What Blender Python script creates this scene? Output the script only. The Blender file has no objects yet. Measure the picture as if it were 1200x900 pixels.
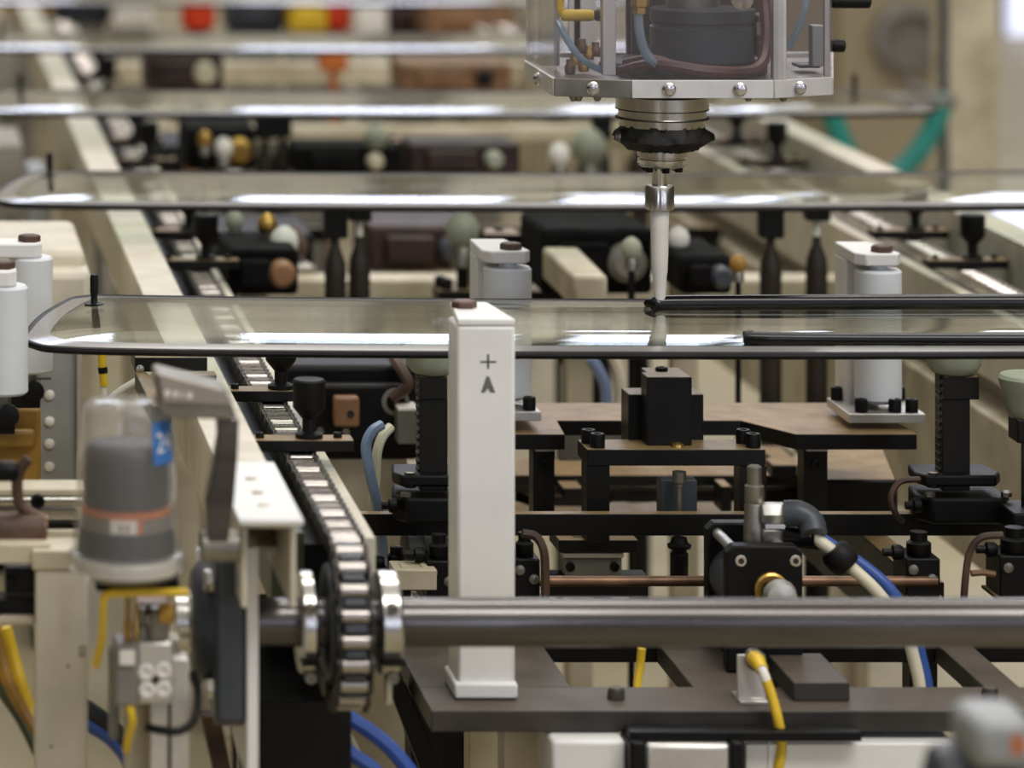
import bpy, bmesh, math, random
from mathutils import Vector, Matrix
random.seed(7)
sc = bpy.context.scene
C = sc.collection
PI = math.pi

# ------------------------------------------------------------------ camera
F, CX, CY, ZC = 4400.0, -135.0, -350.0, 1.77     # focal length in pixels of a 1200 wide frame, vanishing point, eye height
cam = bpy.data.cameras.new('camera'); camo = bpy.data.objects.new('camera', cam); C.objects.link(camo)
camo.location = (0, 0, ZC); camo.rotation_euler = (PI/2, 0, 0)
cam.sensor_width = 36.0; cam.lens = F/1200*36
cam.shift_x = (600-CX)/1200; cam.shift_y = (CY-450)/1200
cam.clip_start = 0.1; cam.clip_end = 100
cam.dof.use_dof = True; cam.dof.focus_distance = 4.6; cam.dof.aperture_fstop = 3.7
sc.camera = camo

# ------------------------------------------------------------------ world, lamps, exposure
w = bpy.data.worlds.new('hall_ambient'); sc.world = w; w.use_nodes = True
bg = w.node_tree.nodes['Background']; bg.inputs[0].default_value = (1.0, 0.95, 0.87, 1); bg.inputs[1].default_value = 0.66

def area(name, loc, rot, sx, sy, power, col=(1, .96, .9)):
    l = bpy.data.lights.new(name, 'AREA'); l.shape = 'RECTANGLE'; l.size = sx; l.size_y = sy; l.energy = power; l.color = col
    o = bpy.data.objects.new(name, l); C.objects.link(o); o.location = loc; o.rotation_euler = rot
    return o
area('hall_lamp_over_camera', (2.6, 1.2, 5.6), (math.radians(28), math.radians(14), 0), 4.0, 1.4, 200, (1, .98, .95))
area('hall_lamp_over_line', (1.4, 6.2, 5.8), (0, 0, 0), 3.6, 1.2, 110)
area('hall_lamp_far', (1.8, 10.5, 5.8), (0, 0, 0), 3.6, 1.2, 100)
area('added_wall_fill', (5, 22, 11), (math.radians(72), 0, 0), 14, 2.0, 720, (1, .96, .9))  # unseen fill light added to brighten the far wall that the panes reflect
sc.view_settings.view_transform = 'Standard'
sc.view_settings.look = 'None'
sc.view_settings.gamma = 1.0
sc.view_settings.exposure = -0.1
sc.view_settings.use_curve_mapping = False
sc.cycles.use_denoising = True
sc.cycles.max_bounces = 8
sc.cycles.transparent_max_bounces = 24
sc.cycles.caustics_reflective = False
sc.cycles.caustics_refractive = False
sc.cycles.sample_clamp_indirect = 6.0

# ------------------------------------------------------------------ helpers
def wx(px, Y): return (px-CX)*Y/F
def wz(py, Y): return ZC-(py-CY)*Y/F
def P(px, py, Y): return (wx(px, Y), Y, wz(py, Y))
def yat(py, z): return F*(ZC-z)/(py-CY)          # depth at which a plane of height z shows at row py

def lin(h):
    h = h.lstrip('#'); out = []
    for i in (0, 2, 4):
        c = int(h[i:i+2], 16)/255
        out.append(c/12.92 if c <= .04045 else ((c+.055)/1.055)**2.4)
    return tuple(out)

MATS = {}
def mat(name, col, rough=.45, metal=0.0, spec=.5, tint=None, var=.12, scale=18, bump=0.0, emit=0, col2=None, coat=0, stretch=None, top_sheen=None):
    m = bpy.data.materials.new(name); m.use_nodes = True; nt = m.node_tree; b = nt.nodes['Principled BSDF']
    c = lin(col) if isinstance(col, str) else col
    b.inputs['Metallic'].default_value = metal
    b.inputs['Specular IOR Level'].default_value = spec
    if tint: b.inputs['Specular Tint'].default_value = (*tint, 1)
    b.inputs['Coat Weight'].default_value = coat
    tc = nt.nodes.new('ShaderNodeTexCoord'); mp = nt.nodes.new('ShaderNodeMapping')
    if stretch: mp.inputs['Scale'].default_value = stretch
    nt.links.new(tc.outputs['Object'], mp.inputs[0])
    n = nt.nodes.new('ShaderNodeTexNoise'); n.inputs['Scale'].default_value = scale; n.inputs['Detail'].default_value = 5
    nt.links.new(mp.outputs[0], n.inputs['Vector'])
    r = nt.nodes.new('ShaderNodeValToRGB'); nt.links.new(n.outputs[0], r.inputs[0])
    lo = lin(col2) if col2 else tuple(x*(1-var*2) for x in c); hi = tuple(min(1, x*(1+var)) for x in c)
    r.color_ramp.elements[0].position = .34; r.color_ramp.elements[1].position = .62
    r.color_ramp.elements[0].color = (*lo, 1); r.color_ramp.elements[1].color = (*hi, 1)
    colout = r.outputs[0]
    if top_sheen:                                    # brown painted on upward faces in place of a warm grazing reflection
        ge = nt.nodes.new('ShaderNodeNewGeometry'); sx = nt.nodes.new('ShaderNodeSeparateXYZ'); nt.links.new(ge.outputs['Normal'], sx.inputs[0])
        up = nt.nodes.new('ShaderNodeMapRange'); up.inputs[1].default_value = .75; up.inputs[2].default_value = .97; nt.links.new(sx.outputs[2], up.inputs[0])
        nn = nt.nodes.new('ShaderNodeMapRange'); nn.inputs[1].default_value = .3; nn.inputs[2].default_value = .6; nn.inputs[3].default_value = .7; nn.inputs[4].default_value = 1.0; nt.links.new(n.outputs[0], nn.inputs[0])
        mu = nt.nodes.new('ShaderNodeMath'); mu.operation = 'MULTIPLY'; nt.links.new(up.outputs[0], mu.inputs[0]); nt.links.new(nn.outputs[0], mu.inputs[1])
        mi = nt.nodes.new('ShaderNodeMix'); mi.data_type = 'RGBA'; nt.links.new(mu.outputs[0], mi.inputs[0]); nt.links.new(colout, mi.inputs[6]); mi.inputs[7].default_value = (*lin(top_sheen), 1)
        colout = mi.outputs[2]
    nt.links.new(colout, b.inputs['Base Color'])
    mr = nt.nodes.new('ShaderNodeMapRange'); nt.links.new(n.outputs[0], mr.inputs[0])
    mr.inputs[3].default_value = max(.03, rough*1.2); mr.inputs[4].default_value = max(.03, rough*.85)
    nt.links.new(mr.outputs[0], b.inputs['Roughness'])
    if bump:
        bp = nt.nodes.new('ShaderNodeBump'); bp.inputs['Strength'].default_value = bump; bp.inputs['Distance'].default_value = .002
        nt.links.new(n.outputs[0], bp.inputs['Height']); nt.links.new(bp.outputs[0], b.inputs['Normal'])
    if emit:
        b.inputs['Emission Color'].default_value = (*c, 1); b.inputs['Emission Strength'].default_value = emit
    MATS[name] = m; return m

def glassmat(name, tint, ior=1.5, rough=.02, refl=1.0, haze=0.0, hazecol=(1, 1, 1)):
    m = bpy.data.materials.new(name); m.use_nodes = True; nt = m.node_tree; nt.nodes.clear()
    out = nt.nodes.new('ShaderNodeOutputMaterial'); tr = nt.nodes.new('ShaderNodeBsdfTransparent'); tr.inputs[0].default_value = (*tint, 1)
    gl = nt.nodes.new('ShaderNodeBsdfGlossy'); gl.inputs['Roughness'].default_value = rough; gl.inputs[0].default_value = (refl, refl, refl, 1)
    lw = nt.nodes.new('ShaderNodeNewGeometry'); dt = nt.nodes.new('ShaderNodeVectorMath'); dt.operation = 'DOT_PRODUCT'   # Schlick reflectance, the same from both sides of a sheet
    nt.links.new(lw.outputs['Normal'], dt.inputs[0]); nt.links.new(lw.outputs['Incoming'], dt.inputs[1])
    def mth(op, a, b=None):
        n = nt.nodes.new('ShaderNodeMath'); n.operation = op
        for k, x in enumerate((a, b)):
            if x is None: continue
            if isinstance(x, (int, float)): n.inputs[k].default_value = x
            else: nt.links.new(x, n.inputs[k])
        return n.outputs[0]
    r0 = ((ior-1)/(ior+1))**2
    fres = mth('ADD', mth('MULTIPLY', mth('POWER', mth('SUBTRACT', 1.0, mth('ABSOLUTE', dt.outputs['Value'])), 5.0), 1-r0), r0)
    mx = nt.nodes.new('ShaderNodeMixShader')
    nt.links.new(fres, mx.inputs[0]); nt.links.new(gl.outputs[0], mx.inputs[2])
    if haze:
        df = nt.nodes.new('ShaderNodeBsdfDiffuse'); df.inputs[0].default_value = (*hazecol, 1)
        tl = nt.nodes.new('ShaderNodeBsdfTranslucent'); tl.inputs[0].default_value = (*hazecol, 1)
        a = nt.nodes.new('ShaderNodeMixShader'); a.inputs[0].default_value = .45
        nt.links.new(df.outputs[0], a.inputs[1]); nt.links.new(tl.outputs[0], a.inputs[2])
        h = nt.nodes.new('ShaderNodeMixShader'); h.inputs[0].default_value = haze
        nt.links.new(tr.outputs[0], h.inputs[1]); nt.links.new(a.outputs[0], h.inputs[2]); nt.links.new(h.outputs[0], mx.inputs[1])
    else:
        nt.links.new(tr.outputs[0], mx.inputs[1])
    nt.links.new(mx.outputs[0], out.inputs[0]); MATS[name] = m; return m

mat('cream', '#d0c8b4', .45, var=.05)
mat('cream_worn', '#c8bea6', .45, var=.08, scale=9, col2='#a99d82')
mat('white_paint', '#e7e6e3', .42, var=.03, scale=7)
mat('roller_white', '#d9dde0', .38, var=.02)
mat('black_steel', '#110f0e', .38, spec=.28, var=.25, scale=30, col2='#0f0d0b', bump=.04, top_sheen='#9c815c')
mat('black_paint', '#0d0c0c', .45, spec=.22, var=.2)
mat('plate_iron', '#3a3531', .5, spec=.35, var=.2, scale=14, col2='#2b2723', bump=.08, top_sheen='#5b5148')
mat('shaft_steel', '#656261', .24, metal=.8, var=.15, scale=10, stretch=(.25, 3, 3), col2='#4c4847')
mat('bearing_grey', '#3c4148', .42, var=.15)
mat('aluminium', '#cfccc6', .38, metal=.8, var=.06)
mat('chain_steel', '#b3aca6', .27, metal=1, var=.1)
mat('steel', '#cbc8c2', .22, metal=1, var=.08)
mat('dull_steel', '#8d8980', .4, metal=.9, var=.15)
mat('brass', '#c9a258', .3, metal=.9, var=.15)
mat('copper', '#7d5f4a', .42, metal=.6, var=.2, col2='#55402f')
mat('rust_brown', '#5a4336', .55, metal=.2, var=.3, col2='#33261f')
mat('rubber', '#0d0c0c', .5, spec=.25, var=.2)
mat('bead', '#090909', .22, spec=.4, var=.1)
mat('grease', '#0b0a09', .65, var=.2, bump=.5, scale=90)
mat('frit', '#84827f', .16, spec=.7, var=.05)
mat('teal', '#23867c', .4, var=.08)
mat('blue_hose', '#34549e', .35, var=.06)
mat('pale_blue_hose', '#7f93b8', .35, var=.06)
mat('cream_hose', '#ded7bf', .4, var=.04)
mat('yellow', '#e2bd2e', .4, var=.06)
mat('amber', '#a87f35', .45, var=.2)
mat('orange', '#c26a2b', .45, var=.1)
mat('red', '#d43a10', .4, var=.08)
mat('blue_sticker', '#3e74b8', .4, var=.04)
mat('ink', '#24211f', .6, var=.1)
mat('label_white', '#e4e0d8', .5, var=.03)
mat('black_matte', '#100f0f', .8, spec=.15, var=.2)
mat('dark_liner', '#332722', .6, var=.3)
mat('rail_white', '#d2d0cf', .4, metal=.25, var=.05)
mat('smudge', '#5f5b57', .6, var=.3)
mat('dark_brown', '#2b221b', .5, var=.25)
mat('partition', '#5c564c', .6, var=.06)
mat('cabinet_grey', '#8f8b7f', .5, var=.06)
mat('green_guide', '#41472f', .45, var=.15)
mat('cup_green', '#a2a592', .45, var=.12)
mat('cartridge', '#232225', .42, var=.12)
mat('cartridge_dark', '#14171d', .42, var=.12)
mat('floor_beige', '#a69b7c', .5, var=.05, scale=3)
mat('wall_beige', '#9c8f74', .6, var=.05, scale=2)
mat('maroon', '#33201b', .5, var=.2)
mat('brown_box', '#8a6546', .45, var=.15)
mat('grey_panel', '#9a9c9c', .45, metal=.2, var=.06)
mat('grey_box', '#76736c', .5, var=.1)
mat('wiring_red', '#4a2524', .45, var=.25)
mat('navy', '#1d222c', .45, var=.2)
mat('window_glow', '#dfe6ff', .5, emit=1.1, var=0)
mat('daylight_pane', '#dfe6ff', .5, emit=7, var=0)
mat('clip_grey', '#a39a90', .35, metal=.3, var=.08)
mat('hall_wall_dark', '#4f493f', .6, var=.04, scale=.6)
mat('chain_plate', '#4a4642', .42, metal=.7, var=.15)
mat('reflection_bar', '#8b8371', .6, var=.05)
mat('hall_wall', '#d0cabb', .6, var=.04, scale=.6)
glassmat('pane_glass', (.91, .95, .92), ior=1.52, rough=.015)
glassmat('clear_plastic', (.93, .92, .93), ior=1.3, rough=.06, haze=.05, hazecol=(.72, .70, .74))
glassmat('milky_plastic', (.93, .92, .9), ior=1.4, rough=.12, haze=.2, hazecol=(.8, .79, .77))
glassmat('blue_tube', (.6, .72, .82), ior=1.4, rough=.1, haze=.5, hazecol=(.45, .58, .68))

AX = {'Z': lambda u, v, h: (u, v, h), 'Z-': lambda u, v, h: (u, -v, -h), 'Y-': lambda u, v, h: (u, -h, v), 'Y': lambda u, v, h: (u, h, v),
      'X': lambda u, v, h: (h, u, v), 'X-': lambda u, v, h: (-h, u, v)}
LOC = {}
class MB:
    def __init__(s): s.v = []; s.f = []
    def add(s, vs, fs):
        n = len(s.v); s.v += [tuple(p) for p in vs]; s.f += [tuple(i+n for i in f) for f in fs]; return s
    def box(s, x0, x1, y0, y1, z0, z1):
        return s.add([(x0,y0,z0),(x1,y0,z0),(x1,y1,z0),(x0,y1,z0),(x0,y0,z1),(x1,y0,z1),(x1,y1,z1),(x0,y1,z1)],
                     [(3,2,1,0),(4,5,6,7),(0,1,5,4),(1,2,6,5),(2,3,7,6),(3,0,4,7)])
    def pbox(s, a, b, c, d, Y, depth):            # front face a..c by b..d at depth Y
        return s.box(wx(a, Y), wx(c, Y), Y, Y+depth, wz(d, Y), wz(b, Y))
    def lathe(s, c, prof, axis='Z', seg=24):
        f = AX[axis]; vs = []; fs = []; k = len(prof)
        for r, h in prof:
            for i in range(seg):
                a = 2*PI*i/seg; p = f(r*math.cos(a), r*math.sin(a), h); vs.append((c[0]+p[0], c[1]+p[1], c[2]+p[2]))
        for j in range(k-1):
            for i in range(seg):
                i2 = (i+1) % seg; fs.append((j*seg+i, j*seg+i2, (j+1)*seg+i2, (j+1)*seg+i))
        fs.append(tuple(range(seg))[::-1]); fs.append(tuple((k-1)*seg+i for i in range(seg)))
        return s.add(vs, fs)
    def cyl(s, c, r, h, axis='Z', seg=24, bev=0, r2=None):
        r2 = r if r2 is None else r2
        if bev: return s.lathe(c, [(r-bev, 0), (r, bev), (r2, h-bev), (r2-bev, h)], axis, seg)
        return s.lathe(c, [(r, 0), (r2, h)], axis, seg)
    def screw(s, c, r, h, axis='Z', seg=12):       # socket head screw
        return s.lathe(c, [(r, 0), (r, h*.85), (r*.88, h), (r*.5, h), (r*.45, h*.45)], axis, seg)
    def hexbolt(s, c, r, h, axis='Z'):
        return s.lathe(c, [(r, 0), (r, h*.8), (r*.85, h)], axis, 6)
    def tube(s, pts, r, seg=8, smooth=True, n=6):
        pts = [Vector(p) for p in pts]
        if smooth and len(pts) > 2:
            q = [pts[0]*2-pts[1]]+pts+[pts[-1]*2-pts[-2]]; out = []
            for i in range(1, len(q)-2):
                p0, p1, p2, p3 = q[i-1:i+3]
                for k in range(n):
                    t = k/n; out.append(.5*((2*p1)+(p2-p0)*t+(2*p0-5*p1+4*p2-p3)*t*t+(3*p1-p0-3*p2+p3)*t**3))
            pts = out+[pts[-1]]
        vs = []; fs = []; up = None
        for i, p in enumerate(pts):
            t = (pts[min(i+1, len(pts)-1)]-pts[max(i-1, 0)]).normalized()
            if up is None: up = Vector((0,0,1)) if abs(t.z) < .9 else Vector((1,0,0))
            a = t.cross(up).normalized(); up = a.cross(t).normalized()
            rr = r[i] if isinstance(r, (list, tuple)) else r
            for j in range(seg):
                g = 2*PI*j/seg; vs.append(p+a*(rr*math.cos(g))+up*(rr*math.sin(g)))
        for i in range(len(pts)-1):
            for j in range(seg):
                j2 = (j+1) % seg; fs.append((i*seg+j, i*seg+j2, (i+1)*seg+j2, (i+1)*seg+j))
        fs.append(tuple(range(seg))[::-1]); fs.append(tuple((len(pts)-1)*seg+j for j in range(seg)))
        return s.add(vs, fs)
    def prism(s, poly, axis, a0, a1):              # Z: poly (x,y)   X: poly (y,z)   Y: poly (x,z)
        g = {'Z': lambda p, h: (p[0], p[1], h), 'X': lambda p, h: (h, p[0], p[1]), 'Y': lambda p, h: (p[0], h, p[1])}[axis]
        n = len(poly); vs = [g(p, a0) for p in poly]+[g(p, a1) for p in poly]
        return s.add(vs, [tuple(range(n))[::-1], tuple(range(n, 2*n))]+[(i, (i+1) % n, n+(i+1) % n, n+i) for i in range(n)])
    def mesh(s, name, m, off=(0,0,0), sharp=38):
        me = bpy.data.meshes.new(name); me.from_pydata([(p[0]-off[0], p[1]-off[1], p[2]-off[2]) for p in s.v], [], s.f)
        bm = bmesh.new(); bm.from_mesh(me); bmesh.ops.recalc_face_normals(bm, faces=bm.faces)
        for f in bm.faces: f.smooth = True
        bm.to_mesh(me); bm.free(); me.set_sharp_from_angle(angle=math.radians(sharp))
        me.materials.append(MATS[m]); return me
    def build(s, name, m, parent=None, bevel=0.0):
        if parent is not None:
            off = LOC[parent.name]
        else:
            xs = [p[0] for p in s.v]; ys = [p[1] for p in s.v]; zs = [p[2] for p in s.v]
            off = ((min(xs)+max(xs))/2, (min(ys)+max(ys))/2, min(zs))
        o = bpy.data.objects.new(name, s.mesh(name, m, off)); C.objects.link(o)
        if parent is not None: o.parent = parent
        else: o.location = off
        LOC[o.name] = off
        if bevel:
            b = o.modifiers.new('bevel', 'BEVEL'); b.width = bevel; b.segments = 2; b.limit_method = 'ANGLE'; b.angle_limit = math.radians(50)
        return o

ROWS = ['nearest', 'second', 'third', 'fourth', 'fifth']
TPL = {}
def tag(o, label, cat, group=None, kind=None):
    if '{row}' in label: TPL[o.name] = label; label = label.replace('{row}', ROWS[0])
    o['label'] = label; o['category'] = cat
    if group: o['group'] = group
    if kind: o['kind'] = kind
    return o
def thing(name, label, cat, loc, group=None):
    o = bpy.data.objects.new(name, None); C.objects.link(o); o.location = loc; o.empty_display_size = .05
    LOC[o.name] = tuple(loc); return tag(o, label, cat, group)
def solo(name, mb, m, label, cat, group=None, bevel=0.0, kind=None):
    return tag(mb.build(name, m, None, bevel), label, cat, group, kind)
def struct(name, mb, m, bevel=0.0, label=None):
    o = mb.build(name, m, None, bevel); o['kind'] = 'structure'
    if label: o['label'] = label
    return o
def copy_tree(o, d=(0,0,0), parent=None, label=None):
    c = o.copy(); C.objects.link(c); c.parent = parent
    if parent is None: c.location = (o.location[0]+d[0], o.location[1]+d[1], o.location[2]+d[2])
    LOC[c.name] = tuple(c.location)
    if label: c['label'] = label
    for ch in list(o.children): copy_tree(ch, parent=c)
    return c
def row_copy(o, n, dx=0):
    return copy_tree(o, (dx, STEP*n, 0), None, TPL[o.name].replace('{row}', ROWS[n]) if o.name in TPL else None)
STEP = 1.267
# ================================================================== the setting
struct('floor', MB().box(-12, 22, -14, 30.2, -.1, 0), 'floor_beige')
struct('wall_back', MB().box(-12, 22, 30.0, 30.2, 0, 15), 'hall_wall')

wb = bpy.data.objects['wall_back']  # unseen wall features added to vary the reflections in the panes
for X in (-3, 1.6, 3.9, 6.2, 7.6, 9.8, 13):
    MB().box(X, X+.55, 29.7, 30, 0, 9.2).build('reflection_bar', 'reflection_bar', wb)
for X, Z in ((-1, 5.2), (5.0, 4.6), (8.4, 6.3)):
    MB().box(X, X+2.2, 29.75, 30, Z, Z+.5).build('duct', 'reflection_bar', wb)
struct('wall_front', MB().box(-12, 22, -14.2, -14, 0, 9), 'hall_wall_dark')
for k, (X, W) in enumerate(((-7, 1.6), (3.2, 1.3), (8.5, 1.6), (14, 1.6))):  # emissive panes added behind the camera to give the cylinders vertical highlights
    struct('window_%d' % (k+10), MB().box(X, X+W, -14, -13.95, 1.6, 7.5), 'daylight_pane', 0, 'added tall glowing pane behind the camera, for highlights')
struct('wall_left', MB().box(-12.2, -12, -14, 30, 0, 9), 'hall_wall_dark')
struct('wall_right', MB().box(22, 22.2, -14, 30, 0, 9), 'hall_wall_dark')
for k, (a, b) in enumerate(((-700, 85), (300, 625), (715, 895), (925, 972), (1180, 1600))):
    X0, X1 = (a-CX)*30/F, (b-CX)*30/F
    o = struct('window_%d' % (k+1), MB().box(X0, X1, 29.9, 30.0, 9.8, 13.4), 'daylight_pane', 0, 'high daylight window in the far hall wall')
    m = MB(); m.box(X0-.1, X1+.1, 29.86, 30, 13.4, 13.5); m.box(X0-.1, X1+.1, 29.86, 30, 9.7, 9.8); m.box(X0-.1, X0, 29.86, 30, 9.8, 13.4); m.box(X1, X1+.1, 29.86, 30, 9.8, 13.4)
    m.build('window_frame', 'grey_panel', o)

for k, (a, b) in enumerate(((688, 812), (958, 1010), (1160, 1260))):
    X0, X1 = (a-CX)*30/F, (b-CX)*30/F
    struct('window_%d' % (k+7), MB().box(X0, X1, 29.9, 30.0, 7.5, 8.1), 'daylight_pane', 0, 'narrow lower daylight window in the far hall wall')

# ================================================================== glass panes
def outline():
    L = [(.169, 4.505), (.178, 4.462), (.205, 4.437), (.30, 4.422), (.50, 4.410), (.78, 4.402)]
    B = [(.78, 4.745), (.50, 4.757), (.33, 4.772), (.275, 4.778), (.248, 4.766), (.2318, 4.743), (.195, 4.637)]
    front = L+[(1.065, 4.398)]+[(2.13-x, y) for x, y in L[::-1]]
    back = [(2.13-x, y) for x, y in B[::-1]]+[(1.065, 4.742)]+B
    pts = front+back; n = len(pts); out = []
    for i in range(n):
        p = [Vector(pts[(i+k) % n]) for k in (-1, 0, 1, 2)]
        for k in range(6):
            t = k/6; q = .5*((2*p[1])+(p[2]-p[0])*t+(2*p[0]-5*p[1]+4*p[2]-p[3])*t*t+(3*p[1]-p[0]-3*p[2]+p[3])*t**3); out.append((q.x, q.y))
    return out
OUT = outline(); YM = 4.58
def amp(y): return .005+.0072*max(0, min(1, (4.745-y)/.33))
def pane_pt(i, t):
    x, y = OUT[i]; sx = max(.42, min(1.71, x)); a = amp(y)
    u = min(t/.6, 1); z = 1.018-a*(1-u)**2
    return (x+(sx-x)*t, y+(YM-y)*t, z)
def pane_rings(ts, dz):
    return [[(p[0], p[1], p[2]+dz) for p in (pane_pt(i, t) for i in range(len(OUT)))] for t in ts]
def ring_mesh(layers, close=False):
    n = len(OUT); m = MB(); vs = [p for r in layers for p in r]; k = len(layers)
    fs = [(j*n+i, j*n+(i+1) % n, (j+1)*n+(i+1) % n, (j+1)*n+i) for j in range(k-1) for i in range(n)]
    if close: fs += [((k-1)*n+i, (k-1)*n+(i+1) % n, (i+1) % n, i) for i in range(n)]
    return m.add(vs, fs)
TS = [0, .03, .07, .12, .18, .25, .33, .42, .5, .6, .8, 1.0]
def make_pane():
    r = thing('glass_pane', 'curved clear windshield pane with black edging in the {row} row', 'glass pane', (1.065, 4.58, .98), 'windshield panes along the line')
    top = pane_rings(TS, 0); bot = pane_rings(TS[::-1], -.0045)
    g = ring_mesh(top+bot, True)
    g.build('glass_sheet', 'pane_glass', r)
    fr = [0, .04, .08, .12]
    ring_mesh(pane_rings(fr, .0006)+pane_rings(fr[::-1], -.0051), True).build('frit_band', 'frit', r)
    pts = [pane_pt(i, 0) for i in range(len(OUT))]
    mb = MB(); n = len(pts); vs = []; fs = []
    for i, p in enumerate(pts):
        a = Vector(pts[i-1]); b = Vector(pts[(i+1) % n]); t = (b-a).normalized(); nrm = Vector((t.y, -t.x, 0)).normalized()
        for j in range(8):
            g_ = 2*PI*j/8; q = Vector(p)+nrm*(.0048*math.cos(g_)+.001)+Vector((0,0,1))*(.0046*math.sin(g_)-.0022); vs.append(q)
    for i in range(n):
        for j in range(8): fs.append((i*8+j, i*8+(j+1) % 8, ((i+1) % n)*8+(j+1) % 8, ((i+1) % n)*8+j))
    mb.add(vs, fs).build('edge_moulding', 'rubber', r)
    for sx in (.262, 1.868):
        c = (sx, 4.70, 1.0145)
        m = MB().lathe(c, [(.012, 0), (.0125, .002), (.005, .0035), (.0042, .005), (.0042, .012), (.0052, .016), (.0052, .034), (.0042, .038)], 'Z', 16)
        m.build('locating_pin', 'rubber', r)
    return r
pane = make_pane()
for n in range(1, 5): row_copy(pane, n)

# adhesive beads already laid on the nearest pane
zt = 1.0165
def bead(pts, r):
    return MB().tube(pts, r, 10, True, 5)
x0 = wx(775, 4.665)
solo('adhesive_bead', bead([(x0-.003, 4.662, zt+.004), (x0+.006, 4.664, zt+.006), (.99+.2, 4.666, zt+.0068), (1.5, 4.672, zt+.0068), (1.80, 4.685, zt+.0065)], .0098), 'bead',
     'thick black adhesive bead along the far edge of the nearest pane', 'adhesive bead')
x1 = wx(874, 4.44)
solo('adhesive_bead', bead([(x1, 4.452, 1.016), (x1+.008, 4.448, 1.0175), (x1+.03, 4.44, 1.0165), (1.35, 4.436, 1.016), (1.8, 4.44, 1.016), (1.9, 4.45, 1.016)], [.003]+[.0075]*60), 'bead',
     'black adhesive bead starting midway on the near edge of the nearest pane', 'adhesive bead')

# ================================================================== guide posts with rollers
def roller_post(label, px, ptop, pbase, Y, wpx, rpx, web_d, marks=False):
    """bracket behind, roller in front; px = left of the roller, Y = axis of the roller"""
    s = F/Y; rr = rpx/s; xc = wx(px, Y-rr)+rr; zt = wz(ptop, Y-rr); zb = wz(pbase, Y-rr)
    r = thing('roller_post', label, 'roller post', (xc, Y+.03, zb), 'upright guide roller posts')
    x0, x1 = xc-rr-.004, xc+rr-.008
    MB().box(x0, x1-.012, Y+rr+.002, Y+rr+web_d, zb, zt-.012).build('web', 'white_paint', r, .002)
    MB().prism([(x0, Y+rr+web_d), (x0, Y-rr*.35), (x0+.012, Y-rr*.85), (x1-.004, Y-rr*.85), (x1+.004, Y-rr*.35), (x1-.012, Y+rr+web_d)], 'Z', zt-.012, zt+.004).build('top_plate', 'white_paint', r, .002)
    MB().lathe((xc, Y, zb+.012), [(rr*.5, 0), (rr*.5, .004), (rr-.003, .004), (rr, .007), (rr, zt-zb-.034), (rr-.003, zt-zb-.031), (rr*.4, zt-zb-.031), (rr*.4, zt-zb-.02)], 'Z', 32).build('roller', 'roller_white', r)
    MB().hexbolt((xc+.004, Y-.004, zt+.004), .0145, .0085).build('bolt', 'rust_brown', r)
    return r, xc, zb, rr
def foot(r, x0, x1, y0, y1, z, bolts):
    MB().box(x0, x1, y0, y1, z-.006, z+.006).build('foot_plate', 'aluminium', r, .001)
    for bx_, by_ in bolts: MB().screw((bx_, by_, z+.006), .0085, .017).build('bolt', 'black_paint', r)
p1, xc, zb, rr = roller_post('white roller post standing just behind the nearest white post', 571, 299, 484, 4.93, 68, 28, .06)
foot(p1, xc-.045, xc+.035, 4.875, 5.0, zb, [(xc+.022, 4.89), (xc+.026, 4.985), (xc-.035, 4.985)])
p2, xc, zb, rr = roller_post('white roller post at right with four black bolts in its foot', 1009, 302, 488, 4.93, 68, 27, .06)
foot(p2, xc-.05, xc+.05, 4.885, 5.0, zb, [(xc-.03, 4.9), (xc+.036, 4.9), (xc-.04, 4.985), (xc+.014, 4.9), (xc+.042, 4.985)])
# left pair, brackets reach out of the frame
def side_roller(label, px, ptop, pbot, Y, rpx):
    s = F/Y; rr = rpx/s; xc = wx(px, Y); zt = wz(ptop, Y-rr); zb = wz(pbot, Y-rr)
    r = thing('roller_post', label, 'roller post', (xc-.1, Y, zb-.06), 'upright guide roller posts')
    MB().lathe((xc, Y, zb), [(rr-.003, 0), (rr, .003), (rr, zt-zb-.003), (rr-.003, zt-zb)], 'Z', 32).build('roller', 'roller_white', r)
    MB().prism([(xc-.16, Y-.024), (xc+.004, Y-.024), (xc+.014, Y-.014), (xc+.014, Y+.014), (xc+.004, Y+.024), (xc-.16, Y+.024)], 'Z', zt, zt+.02).build('top_plate', 'white_paint', r, .003)
    MB().box(xc-.16, xc-.09, Y-.024, Y+.024, zb-.06, zt).build('web', 'white_paint', r, .002)
    MB().hexbolt((xc-.002, Y-.005, zt+.02), .0145, .0085).build('bolt', 'rust_brown', r)
    b = MB().cyl((xc, Y, zb-.02), .008, .02); b.build('axle', 'dull_steel', r)
    MB().lathe((xc+.004, Y-.012, zb-.022), [(.010, 0), (.013, .004), (.013, .012), (.006, .014)], 'Y-', 12).build('axle_nut', 'black_paint', r)
    MB().box(xc-.16, xc+.012, Y-.016, Y+.016, zb-.045, zb-.02).build('bottom_plate', 'black_paint', r, .002)
    return r
side_roller('white guide roller at left frame edge, the nearer of two', 5, 338, 466, 4.36, 28)
side_roller('white guide roller at left, the farther of two, behind pane corner', 36, 304, 440, 4.86, 26)

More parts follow.
